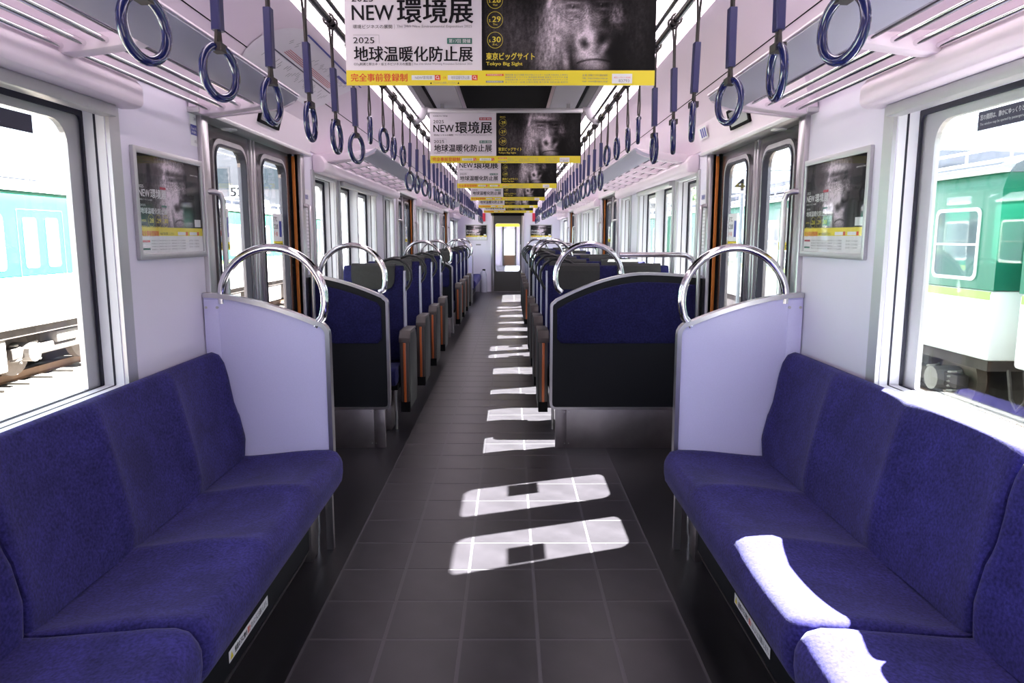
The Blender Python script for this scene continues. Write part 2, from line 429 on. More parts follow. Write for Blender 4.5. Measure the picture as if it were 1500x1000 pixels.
# ------------------------------------------------------------------ sliding doors
ndoor = 0
def door(s, c):
    global ndoor
    ndoor += 1
    d = empty('door_%d' % ndoor, (0, 0, 0), kind='structure')
    def sx(a, b): return (min(s * a, s * b), max(s * a, s * b))
    for e in (-1, 1):
        a, b = (c - 0.625, c - 0.002) if e < 0 else (c + 0.002, c + 0.625)
        g0, g1 = (a + 0.155, b - 0.115) if e < 0 else (a + 0.115, b - 0.125)
        g0, g1 = (c - 0.485, c - 0.12) if e < 0 else (c + 0.11, c + 0.50)
        gz0, gz1 = 0.80, 1.735
        m = MB(); ring_frame(m, rrect(a, b, 0.012, 1.81, 0.004, 6), rrect(g0, g1, gz0, gz1, 0.07, 6), 'X', s * (HW + 0.04), s * (HW + 0.068))
        leaf = m.build('leaf', 'door_skin', d)
        m = MB(); ring_frame(m, rrect(g0 - 0.026, g1 + 0.026, gz0 - 0.026, gz1 + 0.026, 0.09, 6), rrect(g0 + 0.001, g1 - 0.001, gz0 + 0.001, gz1 - 0.001, 0.07, 6), 'X', s * (HW + 0.028), s * (HW + 0.045)); m.build('window_rim', 'steel', leaf, smooth=40)
        m = MB(); ring_frame(m, rrect(g0 - 0.004, g1 + 0.004, gz0 - 0.004, gz1 + 0.004, 0.072, 6), rrect(g0 + 0.007, g1 - 0.007, gz0 + 0.007, gz1 - 0.007, 0.066, 6), 'X', s * (HW + 0.024), s * (HW + 0.05)); m.build('window_seal', 'gasket', leaf)
        MB().prism(rrect(g0, g1, gz0, gz1, 0.07, 6), 'X', s * (HW + 0.055), s * (HW + 0.058)).build('pane', 'glass', leaf)
        B('edge_strip', 'steel', (*sx(HW + 0.030, HW + 0.07), *((b - 0.03, b - 0.008) if e < 0 else (a + 0.008, a + 0.03)), 0.012, 1.808), leaf, 0.003)
        # printed notice stuck inside the glass
        ym = g0 + 0.10 if (e < 0) else g1 - 0.10
        n0, n1 = ym - 0.075, ym + 0.085
        fl_ = Flat((s * (HW + 0.0535), n0 if s < 0 else n1, 1.27), (0, 1 if s < 0 else -1, 0), (0, 0, 1))
        fl_.rect('print_white', 0, 0.16, 0.035, 0.19, 0); fl_.rect('print_yellow', 0, 0.16, 0.0, 0.037, 0)
        fl_.text('print_black', 'ドアに', 0.012, 0.075, 0.145, 0.172, 1, 0.01); fl_.text('print_black', 'ご注意', 0.012, 0.085, 0.105, 0.132, 1, 0.01); fl_.text('print_red', '手・指', 0.012, 0.07, 0.065, 0.09, 1, 0.01)
        fl_.rect('print_blue', 0.105, 0.145, 0.06, 0.15, 1); fl_.text('print_black', 'ひきこまれ注意', 0.01, 0.15, 0.008, 0.028, 1, 0.01)
        fl_.build(leaf, {'print_white': 'notice_sheet', 'print_yellow': 'notice_band'})
        # black pocket with orange edge strip
        q0, q1 = (c - 0.654, c - 0.627) if e < 0 else (c + 0.627, c + 0.654)
        B('pocket_seal', 'black', (*sx(HW + 0.03, HW + 0.09), q0, q1, 0.0, 1.815), d)
        B('warning_strip', 'warn', (*sx(HW + 0.012, HW + 0.03), (q0 + q1) / 2 - 0.0045, (q0 + q1) / 2 + 0.0045, 0.02, 1.80), d, 0.002)
        p0, p1 = (c - 0.725, c - 0.655) if e < 0 else (c + 0.655, c + 0.725)
        B('door_post', 'steel', (*sx(HW - 0.02, HW + 0.02), p0, p1, 0.0, 1.83), d, 0.003)
    B('soffit', 'alu', (*sx(HW - 0.045, HW + 0.10), c - 0.80, c + 0.80, 1.812, 1.832), d, 0.003)
    MB().prism(arc((0, 0), 0.035, 0, 360, 16)[:-1], 'Z', 1.806, 1.812).build('chime_cover', 'print_white', d).location = (s * (HW + 0.012), c - 0.35, 0)
    B('outer_sill', 'steel', (*sx(HW + 0.0, HW + 0.1), c - 0.65, c + 0.65, -0.004, 0.006), d)
    # header panel with route display above the doors
    hp = [(HW - 0.035, 1.832), (HW - 0.005, 1.832), (HW - 0.02, 1.93), (HW - 0.05, 1.99), (HW - 0.075, 1.985)]
    MB().prism([(s * a, b) for a, b in hp], 'Y', c - 0.80, c + 0.80).build('header', 'cove', d, smooth=30)
    return d
for s in (-1, 1):
    for c in DOORS: door(s, c)

def display(s, c):
    t = empty('route_display', (s * (HW - 0.065), c, 1.925), label='small black framed route display above the %s %s door' % (nth(DOORS.index(c)), SIDE[s]), cat='display', group='door displays')
    tilt = s * math.radians(-16)
    m = MB(); ring_frame(m, rrect(-0.15, 0.15, -0.05, 0.05, 0.004, 1), rrect(-0.135, 0.135, -0.036, 0.036, 0.004, 1), 'X', -0.008, 0.008); m.build('frame', 'black', t)
    B('screen', 'alu_dark', (-0.004, 0.004, -0.136, 0.136, -0.037, 0.037), t)
    t.rotation_euler = (0, tilt, 0)
for c in DOORS:
    display(-1, c); display(1, c)

# vertical grab bars beside the doors
def grab_bar(s, y, word):
    dirn = 1 if word == 'far' else -1
    t = empty('grab_bar', (s * HW, y, 1.0))
    x = -s * 0.062
    dy = -dirn * 0.035
    pts = [(0, 0, 0.515), (x * 0.6, dy * 0.3, 0.515), (x * 0.9, dy * 0.7, 0.508), (x, dy, 0.48), (x, dy, 0.2), (x, dy, -0.25), (x * 0.9, dy * 0.7, -0.285), (x * 0.6, dy * 0.3, -0.295), (0, 0, -0.295)]
    MB().tube(pts, 0.0125, 10).build('bar', 'steel', t, smooth=60)
    for z in (0.515, -0.295): MB().prism(arc((0, z), 0.026, 0, 360, 14)[:-1], 'X', -s * 0.0, -s * 0.008).build('flange', 'alu', t)
    return t
for s in (-1, 1):
    for k, c in enumerate(DOORS):
        for word, y in (('near', c - 0.69), ('far', c + 0.700)):
            tag(grab_bar(s, y, word), 'vertical steel grab bar on the %s post of the %s %s door' % (word, nth(k), SIDE[s]), 'grab bar', 'door grab bars')

# ------------------------------------------------------------------ end walls
def end_wall(name, y0, y1, face):
    idx = [(-1.33, -0.37), (0.31, 1.33)]
    m = MB()
    pts_x = [-1.33, -0.37, 0.31, 1.33]; zs = [0, 1.86, 2.3]
    vs = {}
    def V(x, y, z):
        k = (x, y, z)
        if k not in vs: vs[k] = len(m.v); m.v.append(k)
        return vs[k]
    cells = [(0, 0), (2, 0), (0, 1), (1, 1), (2, 1)]
    for y in (y0, y1):
        for i, j in cells: m.f.append((V(pts_x[i], y, zs[j]), V(pts_x[i + 1], y, zs[j]), V(pts_x[i + 1], y, zs[j + 1]), V(pts_x[i], y, zs[j + 1])))
    for x in (-0.37, 0.31): m.f.append((V(x, y0, 0), V(x, y1, 0), V(x, y1, 1.86), V(x, y0, 1.86)))
    m.f.append((V(-0.37, y0, 1.86), V(0.31, y0, 1.86), V(0.31, y1, 1.86), V(-0.37, y1, 1.86)))
    return tag(m.build(name, 'wall'), kind='structure')
ew = end_wall('wall_far', Y1, Y1 + 0.06, -1); end_wall('wall_near', Y0 - 0.06, Y0, 1)
def gangway_door(n, y, glassy):
    d = empty('door_%d' % n, (0, 0, 0), kind='structure')
    m = MB(); ring_frame(m, rrect(-0.368, 0.308, 0.002, 1.858, 0.003, 6), rrect(-0.325, 0.265, 0.50, 1.65, 0.05, 6), 'X', y, y + 0.035)
    m.v = [(p[1], p[0], p[2]) for p in m.v]
    m.build('leaf', 'end_door', d)
    m = MB(); ring_frame(m, rrect(-0.333, 0.273, 0.49, 1.66, 0.055, 6), rrect(-0.322, 0.262, 0.503, 1.647, 0.048, 6), 'X', y - 0.008, y + 0.005)
    m.v = [(p[1], p[0], p[2]) for p in m.v]; m.build('window_rim', 'steel', d)
    B('pane', 'glass', (-0.325, 0.265, y + 0.015, y + 0.019, 0.50, 1.65), d)
    for x in (-0.40, 0.34): B('door_post', 'steel', (x - 0.03, x + 0.03, y - 0.03, y - 0.001, 0.0, 1.93), d, 0.003)
    B('lintel', 'black', (-0.43, 0.37, y - 0.03, y - 0.001, 1.84, 1.95), d)
    B('handle', 'steel', (0.275, 0.29, y - 0.03, y - 0.002, 0.95, 1.15), d, 0.003)
    B('threshold', 'steel', (-0.37, 0.31, y - 0.05, y, -0.003, 0.008), d)
gangway_door(7, Y1 + 0.005, True)
gangway_door(8, Y0 - 0.045, True)
# carriage beyond the gangway door
nc = empty('trim_1', (0, 0, 0), kind='structure', label='next carriage seen through the gangway door')
B('next_floor', 'train_roof', (-1.25, 1.25, Y1 + 0.06, 34, -0.06, 0.0), nc)
B('next_ceiling', 'cove', (-1.25, 1.25, Y1 + 0.06, 34, 2.2, 2.3), nc)
for s in (-1, 1):
    xs = sorted((s * 1.24, s * 1.32))
    B('next_wall_base', 'wall', (*xs, Y1 + 0.9, 34, -0.05, 0.85), nc); B('next_wall_top', 'wall', (*xs, Y1 + 0.9, 34, 1.72, 2.25), nc)
    for q in range(8): B('next_wall_pier', 'wall', (*xs, 19 + q * 2, 19.35 + q * 2, 0.85, 1.72), nc)
    xs = sorted((s * 0.33, s * 1.32))
    B('next_end_panel', 'wall', (*xs, 34, 34.06, 0, 2.25), nc)
    xs = sorted((s * 0.25, s * 0.33))
    B('next_door_post', 'end_door', (*xs, 33.9, 34.0, 0, 2.05), nc)
    xs = sorted((s * 0.42, s * 0.50)); B('gangway_side', 'wall', (*xs, Y1 + 0.07, Y1 + 0.9, 0, 2.0), nc)
B('next_door_panel', 'rust', (-0.25, 0.25, 33.95, 34.0, 0.0, 0.48), nc); B('next_lintel', 'wall', (-0.34, 0.34, 34.0, 34.06, 1.68, 2.25), nc)
B('next_banner', 'print_yellow', (-0.5, 0.5, 20.5, 20.51, 1.62, 1.95), nc)

# ------------------------------------------------------------------ long benches
def bench(s, ysegs, name_label):
    t = empty('long_bench', (0, 0, 0), label=name_label, cat='bench', group='long blue benches')
    def lobed(loop, ya, yb, seats, dish, axis_fn, n=72, endr=0.035):
        rings = []; cx = sum(p[0] for p in loop) / len(loop); cz = sum(p[1] for p in loop) / len(loop)
        us = [0, 0.004, 0.012, 0.025] + [0.025 + 0.95 * i / n for i in range(1, n)] + [0.975, 0.988, 0.996, 1]
        for u in us:
            y = ya + (yb - ya) * u
            e = min(u, 1 - u) * (yb - ya); k = 0.0 if e > endr else endr * (1 - math.sqrt(max(0, 1 - (1 - e / endr) ** 2)))
            tt = (u * seats) % 1.0
            dd = dish * (abs(math.sin(math.pi * tt)) ** 0.62)
            ring = []
            for (x, z, w) in loop:
                dx, dz = axis_fn(w * dd)
                r = math.hypot(cx - x, cz - z) or 1
                ring.append((s * (x + dx + (cx - x) / r * k), y, z + dz + (cz - z) / r * k))
            rings.append(ring)
        return MB().loops(rings)
    seat = [(0.760, 0.240, 0), (0.738, 0.242, 0), (0.690, 0.300, 0), (0.673, 0.328, 0.05), (0.667, 0.365, 0.1), (0.667, 0.405, 0.15), (0.674, 0.425, 0.2), (0.690, 0.450, 0.35), (0.72, 0.462, 0.6), (0.78, 0.465, 0.9), (0.86, 0.462, 1), (0.94, 0.452, 1), (1.02, 0.440, 1), (1.08, 0.432, 0.8), (1.12, 0.43, 0.5), (1.14, 0.41, 0.2), (1.14, 0.30, 0), (1.08, 0.275, 0), (0.9, 0.25, 0)]
    back = [(1.11, 0.395, 0.2), (1.075, 0.415, 0.4), (1.066, 0.48, 0.8), (1.078, 0.57, 1), (1.095, 0.65, 1), (1.112, 0.73, 1), (1.128, 0.79, 0.9), (1.143, 0.835, 0.6), (1.160, 0.860, 0.3), (1.182, 0.868, 0.1), (1.205, 0.862, 0), (1.222, 0.84, 0), (1.226, 0.70, 0), (1.226, 0.40, 0)]
    for ya, yb, seats in ysegs:
        c = lobed(seat, ya, yb, seats, 0.034, lambda d: (0, -d)).build('seat_cushion', 'fabric', t, smooth=50)
        # stitched crease line across each dished seat
        for q in range(seats):
            yc = ya + (yb - ya) * (q + 0.5) / seats
            MB().tube([(s * 0.80, yc - 0.13, 0.4318), (s * 0.80, yc, 0.4298), (s * 0.80, yc + 0.13, 0.4318)], 0.0022, 5).build('stitch_line', 'fabric_dark', c)
        lobed(back, ya, yb, seats, 0.036, lambda d: (d, 0)).build('backrest', 'fabric', t, smooth=50)
    ya, yb = min(q[0] for q in ysegs), max(q[1] for q in ysegs)
    hp = [(0.845, 0.02), (0.80, 0.055), (0.80, 0.27), (0.86, 0.285), (1.20, 0.285), (1.20, 0.02)]
    h = MB().prism([(s * a, b) for a, b in hp], 'Y', ya + 0.02, yb - 0.10).build('heater_panel', 'divider', t)
    MB().prism([(s * a, b) for a, b in ((0.87, 0.0), (0.825, 0.0), (0.80, 0.05), (0.845, 0.05))], 'Y', ya + 0.02, yb - 0.1).build('kick_strip', 'kick', t)
    return t
benches = {}
for s in (-1, 1):
    b_ = bench(s, [(1.535, 2.905, 3), (0.15, 1.525, 3)], 'long blue moquette bench along the %s wall in the foreground' % SIDE[s])
    benches[s] = b_
    bench(s, [(14.6, 15.97, 3), (15.98, 17.35, 3)], 'far blue bench along the %s wall by the gangway end' % SIDE[s])
    # warning sticker on the heater panel
    xx = s * 0.7990
    o_ = (xx, 1.95 if s < 0 else 2.31, 0.088)
    f_ = Flat(o_, (0, 1 if s < 0 else -1, 0), (0, 0, 1))
    f_.rect('print_white', 0, 0.34, 0, 0.036, 1); f_.poly('print_yellow', [(0.008, 0.006), (0.032, 0.006), (0.02, 0.03)], 2)
    f_.text('print_black', '座席の下に物を', 0.045, 0.145, 0.008, 0.028, 2, 0.012); f_.text('print_red', '置か', 0.15, 0.175, 0.008, 0.028, 2, 0.012)
    f_.text('print_grey', 'ないようにお願いします。', 0.18, 0.33, 0.008, 0.028, 2, 0.01)
    f_.build(b_, {'print_white': 'sticker'})
    # stainless end leg
    xs = lambda a, b: (min(s * a, s * b), max(s * a, s * b))
    B('leg_plate', 'kick', (*xs(0.79, 0.90), 2.80, 2.90, 0.0, 0.285), b_, 0.002)
    MB().tube([(s * 0.785, 2.90, 0.28), (s * 0.785, 2.90, 0.09), (s * 0.79, 2.90, 0.07), (s * 0.79, 2.90, 0.0)], 0.008, 8).build('leg', 'chrome', b_, smooth=50)

# ------------------------------------------------------------------ partitions with loop handles
def partition(s, y, back, label):
    """white end screen of a long bench; back = direction (+1/-1) the bench lies in is -back"""
    t = empty('bench_screen', (s * 0.98, y, 0), label=label, cat='screen', group='white bench screens')
    def X(v): return v - s * 0.98
    top = []
    n = 14
    for i in range(n + 1):
        u = i / n
        top.append((1.226 - (1.226 - 0.775) * u, 1.092 - 0.115 * u ** 1.7))
    corner = [(0.775 - 0.048 * math.sin(a), 0.977 - 0.048 * (1 - math.cos(a)) - 0.0) for a in [math.pi / 2 * q / 5 for q in range(1, 6)]]
    outline = top + corner + [(0.727, 0.30), (1.226, 0.30)]
    MB().prism([(X(s * a), b) for a, b in outline], 'Y', -0.012, 0.012).build('panel', 'white_panel', t)
    edge = top + corner + [(0.727, 0.30)]
    # trim band following top and aisle edge
    m = MB(); rings = []
    for i, (a, b) in enumerate(edge):
        p0 = Vector(edge[max(i - 1, 0)]); p1 = Vector(edge[min(i + 1, len(edge) - 1)]); d = (p1 - p0).normalized(); nrm = Vector((d.y, -d.x))
        if nrm.dot(Vector((a, b)) - Vector((1.0, 0.7))) < 0: nrm = -nrm
        o1 = Vector((a, b)) + nrm * 0.012; i1 = Vector((a, b)) - nrm * 0.006
        rings.append([(X(s * o1.x), -0.02, o1.y), (X(s * o1.x), 0.02, o1.y), (X(s * i1.x), 0.02, i1.y), (X(s * i1.x), -0.02, i1.y)])
    m.loops(rings).build('edge_trim', 'steel', t, smooth=40)
    B('wall_strip', 'white_panel', (min(X(s * 1.165), X(s * 1.225)), max(X(s * 1.165), X(s * 1.225)), -0.015, 0.015, 0.32, 1.075), t, 0.001)
    for xx, zz in ((1.215, 1.045), (1.170, 1.045), (1.215, 0.84), (1.170, 0.83)):
        MB().prism(arc((X(s * xx), zz), 0.006, 0, 360, 8)[:-1], 'Y', -0.0175, 0.0175).build('screw', 'steel', t)
    loop_handle(t, X, s, 0.945, 1.075, 0.213, 1.06, 0.975)
    B('foot', 'steel', (min(X(s * 0.73), X(s * 0.76)), max(X(s * 0.73), X(s * 0.76)), -0.012, 0.012, 0.0, 0.31), t)
    return t
def loop_handle(t, X, s, xc, zc, r, zl, zr, name='loop_handle'):
    pts = [(X(s * (xc + r * 0.985)), 0, zl)]
    for q in range(25):
        a = math.radians(8 + q * (200 - 8) / 24)
        pts.append((X(s * (xc + r * math.cos(a))), 0, zc + r * math.sin(a)))
    pts.append((X(s * (xc - r * 0.80)), 0, zr - 0.01))
    return MB().tube(pts, 0.0165, 12).build(name, 'chrome', t, smooth=60)
for s in (-1, 1):
    partition(s, 2.935, 1, 'white screen with chrome loop at the foreground end of the %s bench' % SIDE[s])
    partition(s, 14.56, -1, 'distant white screen with chrome loop beside the last %s door' % SIDE[s])

def divider(s, y, k):
    """dark seat divider with blue pad, kick plate and chrome loop"""
    xo, xi = (1.226, 0.735) if s < 0 else (1.226, 0.285)
    t = empty('seat_divider', (s * 0.98, y, 0), cat='divider', group='dark seat dividers')
    tag(t, 'dark divider with blue pad and chrome loop, %s of the %s row' % (nth(k), 'narrow left' if s < 0 else 'wide right'))
    def X(v): return v - s * 0.98
    w = xo - xi; n = 16; top = []
    for i in range(n + 1):
        u = i / n
        x = xo - (w - 0.03) * u
        z = (1.095 - 0.13 * u ** 1.6) if s < 0 else (1.085 + 0.022 * math.sin(min(1, u / 0.45) * math.pi / 2) - 0.165 * max(0, (u - 0.40) / 0.6) ** 1.8)
        top.append((x, z))
    zc = top[-1][1]
    corner = [(xi + 0.03 - 0.03 * math.sin(a), zc - 0.03 * (1 - math.cos(a)) - 0.01) for a in [math.pi / 2 * q / 4 for q in range(1, 5)]]
    low = [(xi, 0.30)] + [(xi + 0.03 - 0.03 * math.cos(a), 0.30 - 0.03 * math.sin(a) - 0.01) for a in [math.pi / 2 * q / 4 for q in range(1, 5)]]
    outline = top + corner + low + [(xo, 0.26)]
    MB().prism([(X(s * a), b) for a, b in outline], 'Y', -0.018, 0.018).build('panel', 'divider', t)
    edge = top + corner + low + [(xo, 0.26)]
    rings = []
    for i, (a, b) in enumerate(edge):
        p0 = Vector(edge[max(i - 1, 0)]); p1 = Vector(edge[min(i + 1, len(edge) - 1)]); d = (p1 - p0).normalized(); nrm = Vector((d.y, -d.x))
        if nrm.dot(Vector((a, b)) - Vector(((xo + xi) / 2 + 0.1, 0.7))) < 0: nrm = -nrm
        o1 = Vector((a, b)) + nrm * 0.008; i1 = Vector((a, b)) - nrm * 0.008
        rings.append([(X(s * o1.x), -0.024, o1.y), (X(s * o1.x), 0.024, o1.y), (X(s * i1.x), 0.024, i1.y), (X(s * i1.x), -0.024, i1.y)])
    MB().loops(rings).build('edge_trim', 'steel', t, smooth=40)
    # blue pad, both faces
    pz = [(a, b - 0.05) for a, b in top if a < xo - 0.005 and a > xi + 0.05]
    pad = pz + [(xi + 0.035, pz[-1][1] - 0.035), (xi + 0.035, 0.705), (xi + 0.06, 0.675), (xo - 0.03, 0.675), (xo - 0.008, 0.70)]
    for e in (-1, 1):
        m = MB(); cxp = sum(p[0] for p in pad) / len(pad); czp = sum(p[1] for p in pad) / len(pad)
        rr = [[(X(s * (a + (cxp - a) * k_)), e * yy, b + (czp - b) * k_) for a, b in pad] for k_, yy in ((0, 0.018), (0.0, 0.024), (0.03, 0.030), (0.08, 0.032))]
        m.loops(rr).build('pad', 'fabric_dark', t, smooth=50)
    B('kick_plate', 'kick', (min(X(s * (xi + 0.04)), X(s * xo)), max(X(s * (xi + 0.04)), X(s * xo)), -0.012, 0.012, 0.0, 0.262), t, 0.001)
    for zz in (0.03, 0.235):
        for xx in (xi + 0.09, xi + 0.115): MB().prism(arc((X(s * xx), zz), 0.0045, 0, 360, 8)[:-1], 'Y', -0.0145, 0.0145).build('screw', 'steel', t)
    B('corner_plate', 'kick', (min(X(s * (xi + 0.03)), X(s * (xi + 0.10))), max(X(s * (xi + 0.03)), X(s * (xi + 0.10))), -0.0135, 0.0135, 0.0, 0.255), t, 0.001)
    if s < 0:
        loop_handle(t, X, s, 0.947, 1.075, 0.205, 1.07, 1.0)
    else:
        loop_handle(t, X, s, 0.513, 1.085, 0.205, 1.105, 1.0)
        pts = [(X(0.70), 0, 1.222), (X(1.06), 0, 1.222), (X(1.11), 0, 1.218), (X(1.145), 0, 1.20), (X(1.17), 0, 1.165), (X(1.178), 0, 1.085)]
        MB().tube(pts, 0.016, 12).build('cross_rail', 'chrome', t, smooth=60)
    return t
DIV = (4.44, 8.0, 9.5, 13.06)
for s in (-1, 1):
    for k, y in enumerate(DIV): divider(s, y, k)

# ------------------------------------------------------------------ transverse seats
def rounded_slab(mb, x0, x1, y0, y1, z0, z1): return mb.box(x0, x1, y0, y1, z0, z1)
def cross_seat(s):
    xi, xo = (0.735, 1.165) if s < 0 else (0.295, 1.165)
    t = empty('cross_seat', (0, 0, 0))
    def bx(a, b): return (min(s * a, s * b), max(s * a, s * b))
    # backrest: profile in YZ extruded in X, leaning back a little
    bp = [(-0.035, 0.44), (-0.062, 0.50), (-0.055, 0.70), (-0.025, 0.95), (-0.01, 1.10), (0.005, 1.127), (0.03, 1.13), (0.05, 1.115), (0.062, 0.95), (0.075, 0.70), (0.075, 0.46), (0.05, 0.42)]
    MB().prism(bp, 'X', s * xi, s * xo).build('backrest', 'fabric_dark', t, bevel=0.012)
    nseat = 1 if s < 0 else 2
    wseat = (xo - xi) / nseat
    for q in range(nseat):
        a = xi + wseat * q
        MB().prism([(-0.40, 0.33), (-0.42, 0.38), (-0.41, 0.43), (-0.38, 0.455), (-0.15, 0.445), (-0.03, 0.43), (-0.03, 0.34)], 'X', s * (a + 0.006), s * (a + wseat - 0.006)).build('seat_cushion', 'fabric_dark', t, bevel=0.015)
        c = a + wseat / 2; hw = 0.155
        # dark head cover draped over the top of the backrest
        fr = []
        out = [(-hw, 1.10), (-hw, 1.05)] + [(-hw + 0.05 * (1 - math.cos(a_)), 1.05 - 0.09 * math.sin(a_)) for a_ in (0.5, 1.0, 1.57)] + [(hw - 0.05 * (1 - math.cos(a_)), 1.05 - 0.09 * math.sin(a_)) for a_ in (1.57, 1.0, 0.5)] + [(hw, 1.05), (hw, 1.10)]
        def yf(z): return -0.055 + (z - 0.70) / 0.25 * 0.030 if z < 0.95 else -0.025 + (z - 0.95) / 0.15 * 0.015
        mb = MB(); n_ = len(out)
        v = [(s * (c + p), yf(z) - 0.010, z) for p, z in out] + [(s * (c + p), yf(z) + 0.012, z) for p, z in out]
        mb.add(v, [tuple(range(n_)), tuple(range(2 * n_ - 1, n_ - 1, -1))] + [(i_, (i_ + 1) % n_, n_ + (i_ + 1) % n_, n_ + i_) for i_ in range(n_)])
        hc = mb.build('head_cover', 'headrest', t)
        MB().prism([(-0.022, 1.09), (-0.014, 1.125), (0.004, 1.141), (0.032, 1.143), (0.056, 1.126), (0.068, 1.02), (0.05, 1.02), (0.03, 1.10), (0.0, 1.10)], 'X', s * (c - hw), s * (c + hw)).build('cover_fold', 'headrest', hc)
    # pale side strip on the aisle edge of the backrest
    MB().prism([(-0.050, 0.52), (-0.022, 0.95), (-0.006, 1.09), (0.045, 1.09), (0.056, 0.95), (0.05, 0.52)], 'X', s * (xi - 0.010), s * (xi + 0.001)).build('side_strip', 'side_strip', t)
    # black grab arc at the aisle shoulder
    pts = [(s * (xi + 0.19), 0.03, 1.135), (s * (xi + 0.15), 0.03, 1.16), (s * (xi + 0.09), 0.03, 1.178), (s * (xi + 0.03), 0.03, 1.17), (s * (xi - 0.02), 0.03, 1.135), (s * (xi - 0.048), 0.03, 1.085), (s * (xi - 0.05), 0.03, 1.03), (s * (xi - 0.03), 0.03, 0.98), (s * (xi - 0.004), 0.03, 0.95)]
    MB().tube(pts, 0.010, 8).build('grip', 'grip', t, smooth=60)
    # aisle-side armrest panel
    ar = empty('armrest'); ar.parent = t
    a0, a1 = xi - 0.075, xi - 0.003
    MB().prism([(-0.285, 0.17), (-0.275, 0.15), (0.03, 0.15), (0.08, 0.30), (0.08, 0.60), (0.03, 0.675), (-0.24, 0.675), (-0.285, 0.62)], 'X', s * a0, s * a1).build('side_panel', 'armrest', ar, bevel=0.008)
    MB().prism([(-0.300, 0.615), (-0.292, 0.645), (-0.245, 0.692), (0.03, 0.692), (0.03, 0.676), (-0.24, 0.676), (-0.286, 0.615)], 'X', s * (a0 - 0.002), s * (a1 + 0.002)).build('top_cap', 'arm_cap', ar, bevel=0.003)
    B('front_edge', 'arm_cap', (*bx(a0 + 0.008, a1 - 0.008), -0.297, -0.283, 0.20, 0.615), ar, 0.003)
    B('orange_stripe', 'orange', (*bx(a0 + 0.027, a1 - 0.027), -0.304, -0.296, 0.20, 0.612), ar, 0.002)
    MB().prism([(-0.305, 0.13), (-0.297, 0.20), (-0.27, 0.20), (-0.25, 0.13)], 'X', s * (a0 + 0.004), s * (a1 - 0.004)).build('foot', 'black', ar)
    # pedestal
    B('pedestal', 'kick', (*bx(xi + 0.06, xo - 0.02), -0.30, 0.0, 0.0, 0.335), t, 0.004)
    MB().tube([(s * (xi + 0.03), -0.27, 0.33), (s * (xi + 0.03), -0.27, 0.0)], 0.010, 8).build('leg', 'steel', t, smooth=60)
    B('seat_frame', 'black', (*bx(xi, xo), -0.38, 0.05, 0.30, 0.335), t)
    return t
SEATY = [5.15 + 0.9 * i for i in range(4)]
SEATY[3] = 7.83
for s in (-1, 1):
    proto = cross_seat(s)
    ys = SEATY + [y + 5.06 for y in SEATY]
    for k, y in enumerate(ys):
        t = proto if k == 0 else copy_tree(proto)
        t.location = (0, y, 0)
        tag(t, '%s blue seat facing the camera, %s row beyond the %s %s door' % ('single' if s < 0 else 'double', nth(k % 4), 'first' if k < 4 else 'second', SIDE[s]), 'seat', 'transverse blue seats')

# ------------------------------------------------------------------ luggage racks
PIPES = [(1.150, 1.826), (1.090, 1.833), (1.030, 1.840), (0.970, 1.847)]
def rack(s, y0, y1, brackets, label):
    t = empty('luggage_rack', (0, 0, 0), label=label, cat='luggage rack', group='luggage racks')
    for k, (x, z) in enumerate(PIPES): MB().tube([(s * x, y0 + 0.02, z), (s * x, y1 - 0.03, z)], 0.0085, 8).build('pipe', 'chrome', t, smooth=60)
    fp = [(0.945, 1.838), (0.915, 1.842), (0.880, 1.853), (0.845, 1.872), (0.832, 1.888), (0.836, 1.900), (0.848, 1.893), (0.885, 1.872), (0.92, 1.860), (0.945, 1.854)]
    MB().prism([(s * a, b) for a, b in fp], 'Y', y0, y1).build('front_panel', 'rack_panel', t, smooth=35)
    MB().tube([(s * 0.833, y0, 1.899), (s * 0.833, y1, 1.899)], 0.005, 6).build('front_lip', 'cove', t, smooth=60)
    bp = [(1.225, 1.842), (1.215, 1.818), (1.18, 1.806), (1.10, 1.812), (0.96, 1.832), (0.94, 1.84), (0.94, 1.862), (1.05, 1.862), (1.16, 1.870), (1.20, 1.858), (1.215, 1.857)]
    for y in brackets: MB().prism([(s * a, b) for a, b in bp], 'Y', y - 0.03, y + 0.03).build('bracket', 'cove', t, bevel=0.006)
    for y in (y0 + 0.012, y1 - 0.012):
        MB().prism([(s * a, b) for a, b in ((0.838, 1.895), (0.845, 1.866), (0.90, 1.842), (0.96, 1.832), (1.18, 1.806), (1.215, 1.818), (1.225, 1.842), (1.215, 1.857), (1.0, 1.872))], 'Y', y - 0.010, y + 0.010).build('end_cap', 'cove', t, bevel=0.004)
def spaced(a, b, n): return [a + (b - a) * i / (n - 1) for i in range(n)]
for s in (-1, 1):
    rack(s, -0.4, 3.02, [0.1, 1.05, 2.0, 2.93], 'chrome pipe luggage rack nearest the camera on the %s wall' % SIDE[s])
    rack(s, 4.75, 7.70, spaced(4.84, 7.61, 8), 'luggage rack above the %s windows between first and second doors' % SIDE[s])
    rack(s, 9.80, 12.76, spaced(9.9, 12.66, 8), 'luggage rack above the %s windows between second and third doors' % SIDE[s])
    rack(s, 14.5, 17.5, spaced(14.6, 17.4, 5), 'luggage rack at the far end on the %s wall' % SIDE[s])

